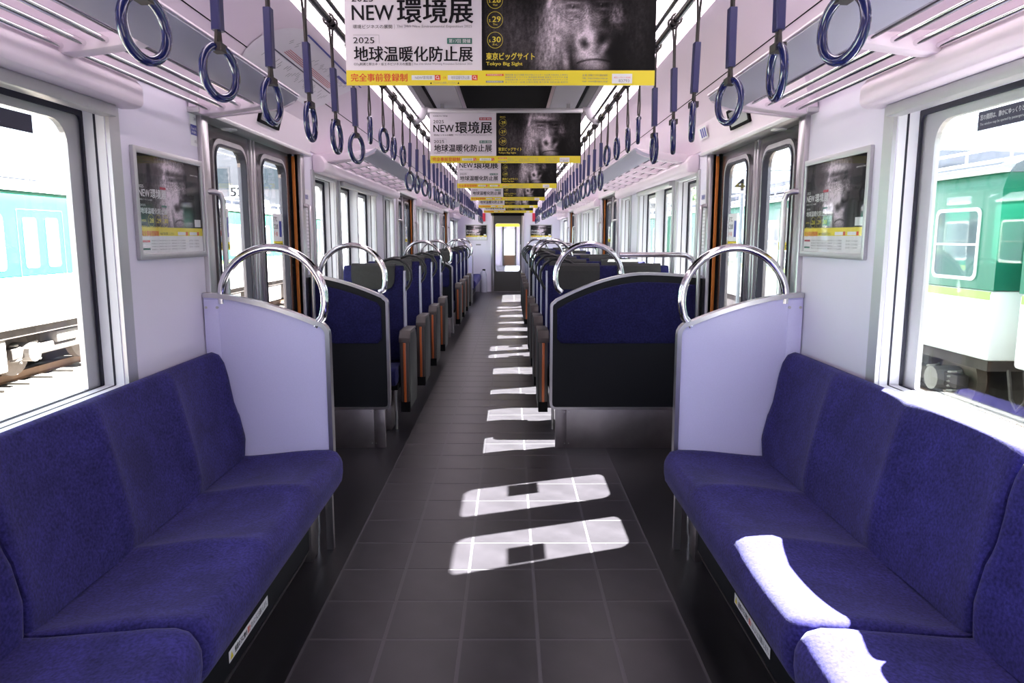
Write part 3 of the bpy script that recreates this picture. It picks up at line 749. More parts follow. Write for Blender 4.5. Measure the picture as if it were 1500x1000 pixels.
# ------------------------------------------------------------------ strap rails and hand straps
RX, RZ = 0.63, 2.11
for s in (-1, 1):
    r = empty('strap_rail', (s * RX, 0, RZ), label='dark steel strap rail running under the %s ceiling lamps' % SIDE[s], cat='rail')
    MB().tube([(0, -0.45, 0), (0, Y1 - 0.1, 0)], 0.0135, 10).build('pipe', 'rail', r, smooth=60)
    MB().tube([(-s * 0.034, -0.45, 0.022), (-s * 0.034, Y1 - 0.1, 0.022)], 0.008, 8).build('inner_pipe', 'rail', r, smooth=60)
    for y in [-0.2385 + 1.765 * i for i in range(11)]:
        MB().prism([(-s * 0.12, 0.112), (-s * 0.06, 0.112), (-s * 0.02, 0.02), (s * 0.012, 0.0), (0.0, -0.016), (-s * 0.03, -0.016), (-s * 0.075, 0.02)], 'Y', y - 0.02, y + 0.02).build('rail_bracket', 'ceil_grey', r, bevel=0.004)
        MB().tube([(0, y - 0.04, 0), (0, y + 0.04, 0)], 0.018, 10).build('clamp', 'alu_dark', r, smooth=60)
def strap(kind):
    t = empty('hand_strap')
    R = 0.0545
    zr = -0.41 if kind == 'long' else -0.285
    pts = [(0, R * math.cos(a), zr + R * 1.03 * math.sin(a)) for a in [2 * math.pi * i / 28 for i in range(28)]]
    MB().tube(pts, 0.0095, 10, True).build('ring', 'ring', t, smooth=60)
    zt = zr + R * 1.03
    b = MB()
    if kind == 'long':
        b.prism([(-0.012, -0.10), (0.012, -0.10), (0.012, zt + 0.05), (-0.012, zt + 0.05)], 'X', -0.003, 0.003)
        for e in (-1, 1):
            b.prism([(e * 0.012, -0.10), (e * 0.002, -0.10), (e * 0.022, -0.0145), (e * 0.033, -0.0145)], 'X', -0.003, 0.003)
            b.prism([(e * 0.003, zt + 0.040), (e * 0.011, zt + 0.040), (e * 0.019, zt - 0.004), (e * 0.009, zt - 0.006)], 'X', -0.003, 0.003)
        b.prism([(-0.019, zt - 0.012), (0.019, zt - 0.012), (0.019, zt + 0.006), (-0.019, zt + 0.006)], 'X', -0.0125, 0.0125)
        b.build('belt', 'belt', t)
        MB().prism([(-0.008, -0.0155), (0.008, -0.0155), (0.0105, -0.012), (0.0105, 0.012), (0.008, 0.0155), (-0.008, 0.0155), (-0.0105, 0.012), (-0.0105, -0.012)], 'Z', zt + 0.034, zt + 0.188).build('sheath', 'sheath', t)
    else:
        b.prism([(-0.010, -0.09), (0.010, -0.09), (0.010, -0.05), (-0.010, -0.05)], 'X', -0.004, 0.004)
        for e in (-1, 1):
            b.tube([(0, e * 0.006, -0.055), (0, e * 0.020, -0.03), (0, e * 0.026, -0.018)], 0.0045, 6)
            b.tube([(0, e * 0.006, -0.088), (0, e * 0.014, -0.13), (0, e * 0.026, -0.175), (0, e * 0.026, -0.20), (0, e * 0.012, zt - 0.005)], 0.0035, 6)
        b.tube([(0, -0.014, zt - 0.004), (0, 0.014, zt - 0.004)], 0.011, 8)
        b.build('belt', 'belt', t)
    c = MB()
    for e in (-0.028, 0.028):
        c = MB().tube([(0.0185 * math.cos(q), e, 0.0185 * math.sin(q)) for q in [2 * math.pi * k / 12 for k in range(12)]], 0.0045, 6, True); c.build('rail_clip', 'belt', t, smooth=50)
    return t
protos = {'long': strap('long'), 'short': strap('short')}
used = {'long': False, 'short': False}
n_st = 46
for s in (-1, 1):
    for k in range(n_st):
        y = 1.35 + 0.353 * k
        kind = 'short' if any(abs(y - c) < 0.66 for c in [d + 0.33 for d in DOORS]) else 'long'
        if used[kind]: t = copy_tree(protos[kind])
        else: t = protos[kind]; used[kind] = True
        t.location = (s * RX, y, RZ)
        t.rotation_euler = (0, math.radians(random.uniform(-1.5, 1.5)), 0)
        for ch in t.children:
            if ch.name.startswith('ring'): ch.rotation_euler = (0, 0, math.radians(random.uniform(-22, 22)))
        tag(t, '%s hand strap on the %s rail, %s' % (ordw(k) if k else 'nearest', SIDE[s], 'navy sleeve above its blue ring' if kind == 'long' else 'short thin belt holding its ring by the door'), 'hand strap', 'hand straps')

# ------------------------------------------------------------------ hanging banners
def gorilla(nx, ny, asp):
    """grey ape portrait on black as an array of colours (ny+1, nx+1, 3)"""
    rng = np.random.default_rng(3)
    x, y = np.meshgrid(np.linspace(0, 1, nx + 1), np.linspace(0, 1, ny + 1))
    def blob(cx, cy, rx, ry, rot=0.0, p=2.0):
        c, s_ = math.cos(rot), math.sin(rot); dx = (x - cx) * asp; dy = y - cy
        a = (dx * c + dy * s_) / rx; b = (-dx * s_ + dy * c) / ry
        return np.exp(-(np.abs(a) ** p + np.abs(b) ** p))
    def smooth_noise(fx, fy):
        g = rng.random((fy + 2, fx + 2)); X = x * fx; Y = y * fy
        i = X.astype(int); j = Y.astype(int); u = X - i; v = Y - j; u = u * u * (3 - 2 * u); v = v * v * (3 - 2 * v)
        return (g[j, i] * (1 - u) + g[j, i + 1] * u) * (1 - v) + (g[j + 1, i] * (1 - u) + g[j + 1, i + 1] * u) * v
    fur = 0.55 * smooth_noise(90, 14) + 0.45 * smooth_noise(150, 40); skin = 0.6 * smooth_noise(30, 22) + 0.4 * smooth_noise(90, 60)
    L = 0.006 + 0 * x
    L += 0.10 * blob(0.17, 0.40, 0.30, 0.42, 0.5) * (0.3 + fur)             # shoulder
    L += 0.24 * blob(0.56, 1.0, 0.36, 0.17) * (0.25 + 1.1 * fur)            # crown
    L += 0.55 * blob(0.40, 0.42, 0.14, 0.46, -0.12) * (0.25 + 1.1 * fur)    # cheek fur
    L += 0.50 * blob(0.385, 0.80, 0.03, 0.13, -0.2) * (0.5 + skin)          # ear
    L += 0.42 * blob(0.52, 0.58, 0.17, 0.26) * (0.35 + 0.9 * skin)          # lit half of the face
    L += 0.36 * blob(0.775, 0.58, 0.09, 0.15, 0.3) * (0.1 + 1.2 * skin) * fur * 1.6
    L += 0.30 * blob(0.66, 0.60, 0.07, 0.10) * (0.2 + skin)
    L += 0.40 * blob(0.60, 0.56, 0.045, 0.20, 0.08) * (0.6 + 0.5 * skin)    # bridge of the nose
    L += 0.46 * blob(0.60, 0.24, 0.135, 0.20, 0.0, 2.6) * (0.5 + 0.6 * skin)   # muzzle
    L += 0.34 * blob(0.66, 0.055, 0.12, 0.07) * (0.5 + 0.6 * skin)          # chin
    L *= 1 - 0.75 * blob(0.58, 0.785, 0.32, 0.05, -0.04)                    # shade under the brow
    L += 0.42 * blob(0.55, 0.875, 0.24, 0.045, -0.08) * (0.4 + skin)         # brow ridge
    for cx, cy, k in ((0.518, 0.70, 1.0), (0.685, 0.715, 0.35)):            # deep-set eyes with creased pouches
        rr_ = np.hypot((x - cx) * asp, (y - cy) * 1.15)
        L *= 1 - 0.80 * blob(cx, cy, 0.105, 0.062)
        fold = (np.sin(rr_ * 210 + 9 * skin) > 0.45) * np.exp(-((rr_ - 0.165) / 0.07) ** 2) * (y < cy - 0.01)
        L *= 1 - 0.40 * fold
        L += 0.28 * k * blob(cx, cy - 0.035, 0.07, 0.016) + 0.22 * k * blob(cx, cy + 0.045, 0.08, 0.014)
        L += 0.12 * k * blob(cx, cy, 0.030, 0.030); L *= 1 - 0.9 * blob(cx, cy, 0.016, 0.022)
        L += 0.55 * k * blob(cx - 0.006, cy + 0.014, 0.006, 0.008)
    L += 0.20 * blob(0.635, 0.36, 0.20, 0.10, 0.0, 3.0) * (0.5 + skin)      # broad flat nose with rimmed nostrils
    L += 0.17 * np.exp(-((np.hypot((x - 0.587) * asp / 0.088, (y - 0.305) / 0.100) - 1) / 0.20) ** 2) * (0.6 + 0.5 * skin)
    L *= 1 - 0.90 * blob(0.587, 0.300, 0.052, 0.062, 0.5, 2.6)
    L *= 1 - 0.95 * blob(0.690, 0.345, 0.082, 0.095, -0.4, 2.6)
    L += 0.36 * blob(0.700, 0.245, 0.034, 0.080, -0.6) * (0.6 + 0.6 * skin)
    L += 0.16 * blob(0.60, 0.155, 0.17, 0.035)
    L *= 1 - 0.85 * np.exp(-((y - 0.115 + 0.9 * (x - 0.64) ** 2 * 4 - 0.08 * (x - 0.6)) / 0.012) ** 2) * (x > 0.54) * (x < 0.74)   # mouth line
    L *= 1 - 0.28 * np.exp(-((x - 0.515 - 0.05 * (0.4 - y)) / 0.012) ** 2) * (y < 0.40)   # crease beside the muzzle
    L *= 1 - 0.88 / (1 + np.exp(-(x - 0.735 - 0.10 * np.clip(y - 0.3, 0, 1)) / 0.016)) / (1 + np.exp((y - 0.50) / 0.05))         # dark side
    L *= 1 - 0.80 / (1 + np.exp(-(x - 0.82) / 0.02))
    L += 0.05 * blob(0.90, 0.5, 0.16, 0.5) * fur
    L += 0.30 * blob(0.475, 0.10, 0.035, 0.12, 0.15) * (0.6 + 0.6 * skin); L *= 1 - 0.6 * blob(0.510, 0.12, 0.018, 0.14, 0.1)   # finger at the chin
    L *= 0.75 + 0.5 * rng.random(x.shape)
    L = np.clip(1.3 * L, 0.004, 0.85) ** 1.3
    return np.stack([L * 1.0, L * 0.86, L * 0.97, np.ones_like(L)], -1)
def picture_mesh(name, org, right, up, w, h, nx, ny, asp=None):
    o = Vector(org); r = Vector(right); u = Vector(up)
    colr = gorilla(nx, ny, w / h if asp is None else asp)
    v = [tuple(o + r * (w * i / nx) + u * (h * j / ny)) for j in range(ny + 1) for i in range(nx + 1)]
    f = [(j * (nx + 1) + i, j * (nx + 1) + i + 1, (j + 1) * (nx + 1) + i + 1, (j + 1) * (nx + 1) + i) for j in range(ny) for i in range(nx)]
    me = bpy.data.meshes.new(name); me.from_pydata(v, [], f)
    at_ = me.attributes.new('print', 'FLOAT_COLOR', 'POINT'); at_.data.foreach_set('color', colr.reshape(-1).astype(np.float32))
    me.materials.append(MATS['gorilla_print'])
    ob = bpy.data.objects.new(name, me); COL.objects.link(ob)
    return ob
def banner():
    Wd, Hd = 1.01, 0.328
    t = empty('hanging_banner')
    B('sheet', 'paper', (-Wd / 2, Wd / 2, 0.0, 0.003, 0, Hd), t)
    f = Flat((-Wd / 2, -0.0004, 0), (1, 0, 0), (0, 0, 1))
    def U(p): return (p - 65) / 1280 * Wd
    def V(p): return (1 - (p - 100) / 430) * Hd
    def T(m, body, x0, x1, ytop, ybot, bold=0.0, l=2): f.text(m, body, U(x0), U(x1), V(ybot), V(ytop), l, bold)
    f.rect('print_black', U(628), Wd, V(468), Hd, 1)
    f.rect('print_yellow', 0, Wd, 0, V(468), 1)
    T('print_black', 'KANKYO-TENJI', 95, 215, 124, 136, 0.01)
    T('print_black', '2025', 95, 185, 163, 190, 0.0)
    f.rect('print_crimson', U(485), U(588), V(164), V(141), 1); T('print_white', '第34回 開催', 492, 582, 145, 160, 0.01)
    T('print_black', 'NEW', 96, 268, 204, 264, 0.012)
    T('print_black', '環境展', 282, 592, 176, 276, 0.022)
    T('print_black', '環境ビジネスの展開', 98, 260, 282, 298, 0.0); f.rect('print_grey', U(268), U(269), V(300), V(280), 2)
    T('print_grey', 'The 34th New Environmental Exposition 2025', 278, 588, 283, 297)
    f.rect('print_grey', U(98), U(205), V(324), V(323), 2); f.rect('print_grey', U(204), U(205), V(358), V(323), 2)
    T('print_black', '2025', 98, 185, 333, 358, 0.0)
    f.rect('print_green', U(485), U(588), V(360), V(336), 1); T('print_white', '第17回 開催', 492, 582, 340, 356, 0.01)
    T('print_black', '地球温暖化防止展', 100, 590, 370, 432, 0.02)
    T('print_black', 'CO₂削減と新エネ・省エネビジネスの推進', 98, 335, 436, 449, 0.0); f.rect('print_grey', U(340), U(341), V(450), V(436), 2)
    T('print_grey', 'The 17th Global Warming Prevention Exhibition 2025', 346, 588, 437, 448)
    T('print_red', '完全事前登録制', 84, 318, 481, 514, 0.02)
    for x0, x1, body in ((336, 432, 'NEW環境展'), (486, 586, '地球温暖化防止展')):
        f.rect('print_white', U(x0), U(x1), V(508), V(488), 2); T('print_grey', body, x0 + 14, x1 - 10, 491, 505, 0, 3)
        f.rect('print_red', U(x1), U(x1 + 24), V(509), V(487), 2)
        f.ring('print_white', U(x1 + 11), V(497), 0.0052, 0.0014, 3, 14); f.rect('print_white', U(x1 + 15), U(x1 + 20), V(505), V(502), 3)
    T('print_red', 'OR', 466, 480, 494, 503, 0.0)
    f.poly('print_black', [(U(412), V(524)), (U(420), V(524)), (U(416), V(515))], 2); f.poly('print_black', [(U(526), V(524)), (U(534), V(524)), (U(530), V(515))], 2)
    T('print_grey', 'どちらからも検索してください', 424, 522, 514, 525)
    for yy, m_ in ((487, 'print_red'), (515, 'print_grey')): f.rect(m_, U(644), U(718), V(yy + 4), V(yy - 4), 2); T('print_white', '同時開催展示会', 650, 712, yy - 3, yy + 3, 0, 3)
    for k, body in enumerate(('環境装置 省エネ機器 再生可能エネルギー 水処理 大気浄化 土壌浄化', '廃棄物処理 リサイクル 資源循環 脱炭素 蓄電池 バイオマス 水素', '気候変動対策 グリーン技術 測定分析機器 環境コンサルティング', '省エネルギー設備 太陽光発電 風力発電 地熱利用 断熱材')):
        T('print_grey', body, 724, 985, 483 + k * 10, 490 + k * 10)
    for k, body in enumerate(('主 催 : 日報ビジネス株式会社', 'URL : https://www.n-expo.jp', 'mail : event@nippo.co.jp')): T('print_grey', body, 1045, 1150, 484 + k * 13, 492 + k * 13, 0.006)
    f.rect('print_white', U(1168), U(1252), V(522), V(482), 2); T('print_red', '東京ビッグサイト 5月28日', 1176, 1244, 494, 501, 0, 3); T('print_grey', '83793', 1196, 1240, 505, 517, 0, 3)
    T('print_gold', '2025', 658, 705, 130, 144, 0.0, 4)
    for yy, d_, w_ in ((185, '28', 'Wed.'), (263, '29', 'Thu.'), (345, '30', 'Fri.')):
        f.ring('print_gold', U(683), V(yy), 0.0255, 0.0012, 4, 32); T('print_gold', d_, 672, 706, yy - 14, yy + 9, 0.02, 4); T('print_gold', '5.', 658, 668, yy - 2, yy + 9, 0.01, 4); T('print_gold', w_, 674, 694, yy + 14, yy + 22, 0.0, 4)
    T('print_gold', '東京ビッグサイト', 646, 846, 396, 426, 0.025, 4)
    T('print_gold', 'Tokyo Big Sight', 646, 796, 434, 452, 0.015, 4)
    f.build(t, {'print_yellow': 'yellow_strip'})
    p = picture_mesh('picture', (-Wd / 2 + U(640), -0.0016, V(466)), (1, 0, 0), (0, 0, 1), Wd - U(642), Hd - V(466) - 0.001, 210, 110); p.parent = t
    B('holder_bar', 'alu', (-Wd / 2 - 0.012, Wd / 2 + 0.012, -0.006, 0.009, Hd - 0.002, Hd + 0.028), t, 0.002)
    for x in (-0.42, 0.42): B('hanger', 'alu_dark', (x - 0.012, x + 0.012, -0.002, 0.005, Hd + 0.026, 2.209 - 1.822), t)
    return t
bproto = banner()
for k in range(6):
    t = bproto if k == 0 else copy_tree(bproto)
    t.location = (-0.004, 2.45 + 2.5 * k, 1.822)
    tag(t, '%s hanging banner along the aisle, gorilla picture above a yellow strip' % (ORD[k]), 'banner', 'hanging banners')

# ------------------------------------------------------------------ framed posters on the walls
def poster_sheet(t, f, w, h, nx, ny):
    f.rect('print_black', 0, w, 0.0, h, 0)
    f.rect('print_yellow', 0, w, 0.062, 0.092, 2); f.rect('print_white', 0, w, 0, 0.062, 2)
    def T(m, body, a0, a1, b0, b1, bold=0.0, l=3): f.text(m, body, a0 * w, a1 * w, b0 * h, b1 * h, l, bold)
    T('print_white', '2025', 0.02, 0.09, 0.66, 0.69); T('print_white', 'NEW', 0.02, 0.17, 0.575, 0.645, 0.02); T('print_white', '環境展', 0.18, 0.41, 0.565, 0.66, 0.02)
    f.rect('print_crimson', 0.32 * w, 0.41 * w, 0.665 * h, 0.69 * h, 3); T('print_white', '環境ビジネスの展開', 0.02, 0.2, 0.535, 0.553)
    T('print_white', '2025', 0.03, 0.1, 0.48, 0.50); T('print_white', '地球温暖化防止展', 0.03, 0.41, 0.405, 0.465, 0.02)
    f.rect('print_green', 0.33 * w, 0.41 * w, 0.48 * h, 0.5 * h, 3)
    T('print_gold', '2025.', 0.03, 0.10, 0.325, 0.345)
    for q, d_ in enumerate(('28', '29', '30')): T('print_gold', d_, 0.145 + 0.105 * q, 0.20 + 0.105 * q, 0.315, 0.36, 0.02); T('print_gold', '5.', 0.125 + 0.105 * q, 0.142 + 0.105 * q, 0.315, 0.332); f.ring('print_gold', (0.165 + 0.105 * q) * w, 0.335 * h, 0.022, 0.001, 3, 20)
    T('print_gold', '東京ビッグサイト', 0.03, 0.24, 0.262, 0.285, 0.015); T('print_gold', 'Tokyo Big Sight', 0.25, 0.40, 0.262, 0.28)
    T('print_white', 'KANKYO-TENJI', 0.83, 0.96, 0.86, 0.88)
    f.rect('print_white', 0.86 * w, 0.97 * w, 0.285 * h, 0.37 * h, 3)
    T('print_red', '完全事前登録制', 0.02, 0.26, 0.178, 0.235, 0.015); T('print_black', 'WEBで事前登録してください', 0.28, 0.5, 0.19, 0.22)
    for x0 in (0.56, 0.76): f.rect('print_white', x0 * w, (x0 + 0.13) * w, 0.19 * h, 0.225 * h, 3); f.rect('print_red', (x0 + 0.135) * w, (x0 + 0.165) * w, 0.187 * h, 0.228 * h, 3)
    for q in range(4): T('print_grey', '環境装置 省エネ機器 再生可能エネルギー 廃棄物処理 リサイクル 資源循環', 0.15, 0.68, 0.125 - q * 0.03, 0.14 - q * 0.03)
    f.rect('print_crimson', 0.02 * w, 0.13 * w, 0.118 * h, 0.138 * h, 3); f.rect('print_green', 0.02 * w, 0.13 * w, 0.04 * h, 0.06 * h, 3)
    for q in range(3): T('print_grey', '主催 日報ビジネス株式会社', 0.74, 0.92, 0.12 - q * 0.035, 0.14 - q * 0.035)
    f.build(t, {'print_yellow': 'yellow_strip', 'print_black': 'dark_ground'})
    pic = picture_mesh('picture', f.P(0.10 * w, 0.092, 1), f.r, f.u, 0.80 * w, h - 0.094, nx, ny, 1.05); pic.parent = t
def wall_poster(s, y0, y1, z0, z1, label):
    t = empty('framed_poster', (0, 0, 0), label=label, cat='poster', group='framed gorilla posters')
    x = s * HW
    m = MB(); ring_frame(m, rrect(y0, y1, z0, z1, 0.003, 1), rrect(y0 + 0.022, y1 - 0.022, z0 + 0.022, z1 - 0.022, 0.002, 1), 'X', x, x - s * 0.014); m.build('frame', 'alu', t, bevel=0.002)
    w, h = y1 - y0 - 0.04, z1 - z0 - 0.04
    B('backing', 'paper', (min(x, x - s * 0.004), max(x, x - s * 0.004), y0 + 0.01, y1 - 0.01, z0 + 0.01, z1 - 0.01), t)
    f = Flat((x - s * 0.005, (y0 + 0.02) if s < 0 else (y1 - 0.02), z0 + 0.02), (0, 1 if s < 0 else -1, 0), (0, 0, 1))
    poster_sheet(t, f, w, h, 110, 80)
    B('cover_sheet', 'poster_cover', (min(x - s * 0.0085, x - s * 0.0095), max(x - s * 0.0085, x - s * 0.0095), y0 + 0.021, y1 - 0.021, z0 + 0.021, z1 - 0.021), t)
for s in (-1, 1): wall_poster(s, 2.43, 2.97, 1.252, 1.632, 'framed gorilla exhibition poster on the %s wall between window and door' % SIDE[s])
for s, x0 in ((-1, -1.06), (1, 0.51)):
    t = empty('framed_poster', (0, 0, 0), label='small distant framed gorilla poster %s of the gangway door' % SIDE[s], cat='poster', group='framed gorilla posters')
    m = MB(); ring_frame(m, rrect(x0, x0 + 0.54, 1.25, 1.63, 0.003, 1), rrect(x0 + 0.02, x0 + 0.52, 1.27, 1.61, 0.002, 1), 'Y', Y1 - 0.014, Y1); m.build('frame', 'alu', t)
    B('backing', 'paper', (x0 + 0.01, x0 + 0.53, Y1 - 0.004, Y1, 1.26, 1.62), t)
    poster_sheet(t, Flat((x0 + 0.02, Y1 - 0.005, 1.27), (1, 0, 0), (0, 0, 1)), 0.50, 0.34, 60, 44)
tag(MB().box(-0.80, -0.68, Y1 - 0.004, Y1, 1.13, 1.16).build('notice_plate', 'print_grey'), 'small grey notice plate under the distant left poster', 'notice')
e_ = empty('fire_extinguisher', (-0.62, Y1 - 0.16, 0.0), label='blue extinguisher cover by the left of the gangway door', cat='extinguisher')
MB().loops([[(r * math.cos(q * math.pi / 6), r * math.sin(q * math.pi / 6), z) for q in range(12)] for r, z in ((0.09, 0.0), (0.09, 0.42), (0.06, 0.50), (0.02, 0.53))]).build('body', 'side_strip', e_, smooth=50)
B('nozzle', 'black', (-0.02, 0.05, -0.02, 0.02, 0.52, 0.56), e_)
for s in (-1, 1):
    tag(MB().box(s * 0.62 - 0.05, s * 0.62 + 0.05, Y1 - 0.03, Y1, 1.70, 1.90).build('emergency_plate', 'red', bevel=0.004), 'red emergency plate high on the end wall at the %s' % SIDE[s], 'plate', 'red end plates')

# ------------------------------------------------------------------ stickers, route map, notices
def cove_pt(s, u):
    pts = [(1.205, 1.90), (1.16, 1.98), (1.08, 2.075), (0.98, 2.14), (0.88, 2.178), (0.79, 2.20)]
    d = [0]
    for a, b in zip(pts, pts[1:]): d.append(d[-1] + math.hypot(b[0] - a[0], b[1] - a[1]))
    q = u * d[-1]
    for k in range(len(pts) - 1):
        if q <= d[k + 1] + 1e-9:
            w = (q - d[k]) / (d[k + 1] - d[k]); a, b = pts[k], pts[k + 1]
            tx, tz = (b[0] - a[0]), (b[1] - a[1]); l = math.hypot(tx, tz)
            return (a[0] + tx * w, a[1] + tz * w, tz / l * -1, tx / l)
    return (*pts[-1], 0, -1)
def cove_patch(s, y0, y1, u0, u1, off, name, m, parent, n=6, round_=False):
    mb = MB(); rows = []
    for i_ in range(n + 1):
        u = u0 + (u1 - u0) * i_ / n; x, z, nx_, nz_ = cove_pt(s, u)
        k = 0.10 * (abs(2 * i_ / n - 1) ** 3) if round_ else 0
        rows.append([(s * (x + nx_ * off), y0 + k, z + nz_ * off), (s * (x + nx_ * off), y1 - k, z + nz_ * off)])
    v = [p for r in rows for p in r]
    mb.add(v, [(2 * i_, 2 * i_ + 1, 2 * i_ + 3, 2 * i_ + 2) for i_ in range(n)])
    return mb.build(name, m, parent)
for s in (-1,):
    t = empty('route_map', (0, 0, 0), label='white route map with red and navy lines on the left cove', cat='map')
    cove_patch(s, 3.05, 4.33, 0.34, 0.92, 0.003, 'sheet', 'map_paper', t, 10, True)
    for q in range(4): cove_patch(s, 3.32, 4.1, 0.64 + q * 0.017, 0.646 + q * 0.017, 0.0045, 'red_line', 'red', t, 1)
    cove_patch(s, 3.2, 4.2, 0.60, 0.612, 0.0045, 'black_line', 'notice', t, 1); cove_patch(s, 3.22, 4.32, 0.90, 0.918, 0.0045, 'navy_bar', 'print_blue', t, 1)
    cove_patch(s, 3.95, 4.15, 0.80, 0.83, 0.0045, 'legend_bar', 'print_blue', t, 1)
    mk = MB()
    for q in range(46):
        y = 3.2 + 0.022 * q + random.uniform(0, 0.004)
        for u, hgt in ((0.50 + 0.03 * math.sin(q), 0.05), (0.75 + 0.02 * math.cos(q * 1.7), 0.04)):
            if random.random() < 0.75:
                a = cove_pt(s, u); b = cove_pt(s, u + hgt)
                mk.add([(s * (a[0] + a[2] * 0.0045), y, a[1] + a[3] * 0.0045), (s * (a[0] + a[2] * 0.0045), y + 0.005, a[1] + a[3] * 0.0045), (s * (b[0] + b[2] * 0.0045), y + 0.005, b[1] + b[3] * 0.0045), (s * (b[0] + b[2] * 0.0045), y, b[1] + b[3] * 0.0045)], [(0, 1, 2, 3)])
    tag(mk.build('station_names', 'print_grey', t), kind='stuff')
# information sticker on the left wall by the door
t = empty('information_sticker', (0, 0, 0), label='white and navy information sticker high on the left wall near the door', cat='sticker')
f = Flat((-HW + 0.0012, 2.905, 1.688), (0, 1, 0), (0, 0, 1)); f.rect('print_white', 0, 0.088, 0, 0.122, 0); f.rect('print_blue', 0.003, 0.085, 0.042, 0.082, 1)
f.text('print_white', 'Free Wi-Fi', 0.01, 0.07, 0.062, 0.074, 2); f.text('print_white', '車内案内', 0.01, 0.05, 0.048, 0.058, 2)
f.text('print_grey', 'ご案内', 0.03, 0.06, 0.10, 0.112, 1); f.text('print_grey', 'お願い', 0.03, 0.06, 0.012, 0.024, 1); f.build(t, {'print_white': 'sheet', 'print_blue': 'band'})
# priority labels above the right door
t = empty('door_label', (0, 0, 0), label='small pictogram label on the right door header', cat='label')
f = Flat((HW - 0.0625, 4.42, 1.90), (0, -1, 0), (-0.28, 0, 0.96)); f.rect('print_white', 0, 0.17, 0, 0.07, 1)
for q in range(3): f.rect('print_blue', 0.045 + q * 0.04, 0.072 + q * 0.04, 0.008, 0.06, 2)
f.build(t, {'print_white': 'sheet', 'print_blue': 'pictogram'})
# notices on the big window panes
for s in (-1, 1):
    t = empty('window_notice', (0, 0, 0), label='dark notice strip with white lettering on the foreground %s window' % SIDE[s], cat='notice', group='window notices')
    ya, yb = (1.62, 2.072) if s < 0 else (1.58, 2.03)
    f = Flat((s * (HW + 0.0795), ya if s < 0 else yb, 1.617), (0, 1 if s < 0 else -1, 0), (0, 0, 1)); w = yb - ya
    f.rect('notice', 0, w, 0, 0.05, 0)
    o = 0.01 if s > 0 else w - 0.30
    f.text('print_white', '窓の開閉は、静かにゆっくりと', o, o + 0.17, 0.026, 0.041, 1, 0.01); f.text('print_white', 'The window may be opened by passengers.', o, o + 0.17, 0.010, 0.019, 1)
    tri = o + 0.19 if s > 0 else 0.02
    f.poly('warn', [(tri, 0.042), (tri + 0.03, 0.042), (tri + 0.015, 0.01)], 1)
    f.build(t, {'notice': 'strip', 'warn': 'triangle'})
# side maps on the piers beyond the first door
for s in (-1, 1):
    for k, c in enumerate(DOORS[:2]):
        t = empty('pier_notice', (0, 0, 0), label='tall pale notice on the %s pier just beyond the %s door' % (SIDE[s], nth(k)), cat='notice', group='pier notices')
        f = Flat((s * (HW - 0.0012), c + 0.76 if s < 0 else c + 0.90, 1.20), (0, 1 if s < 0 else -1, 0), (0, 0, 1)); f.rect('map_paper', 0, 0.14, 0, 0.42, 0)
        f.text('print_blue', '路線図', 0.015, 0.09, 0.36, 0.39, 1, 0.01)
        for q in range(14): f.text('print_grey', '駅 停車 乗換 案内', 0.015, 0.125, 0.03 + q * 0.022, 0.04 + q * 0.022, 1)
        f.build(t, {'map_paper': 'sheet'})

# ------------------------------------------------------------------ the yard outside
tag(B('ground', 'ballast', (-80, 80, -40, 120, -1.5, -1.30)), 'pale gravel ballast of the rail yard', kind='structure')
def rails(xc, label):
    t = empty('railway_track', (xc, 0, -1.3), label=label, cat='track', group='yard tracks')
    for e in (-0.53, 0.53): MB().prism([(e - 0.06, 0.03), (e + 0.06, 0.03), (e + 0.02, 0.06), (e + 0.035, 0.18), (e - 0.035, 0.18), (e - 0.02, 0.06)], 'Y', -35, 62).build('rail', 'rust', t)
    m0 = None
    for q in range(90):
        y = -10 + 0.65 * q
        if m0 is None: o = B('sleeper', 'sleeper', (-1.0, 1.0, -0.11, 0.11, -0.02, 0.04), t); m0 = o.data
        else: o = bpy.data.objects.new('sleeper', m0); COL.objects.link(o); o.parent = t
        o.location = (0, y, 0)
for xc, lb in ((-9.6, 'track under the teal train outside the left windows'), (-6.3, 'empty track between the carriage and the left teal train'), (7.35, 'track under the green train outside the right windows')): rails(xc, lb)
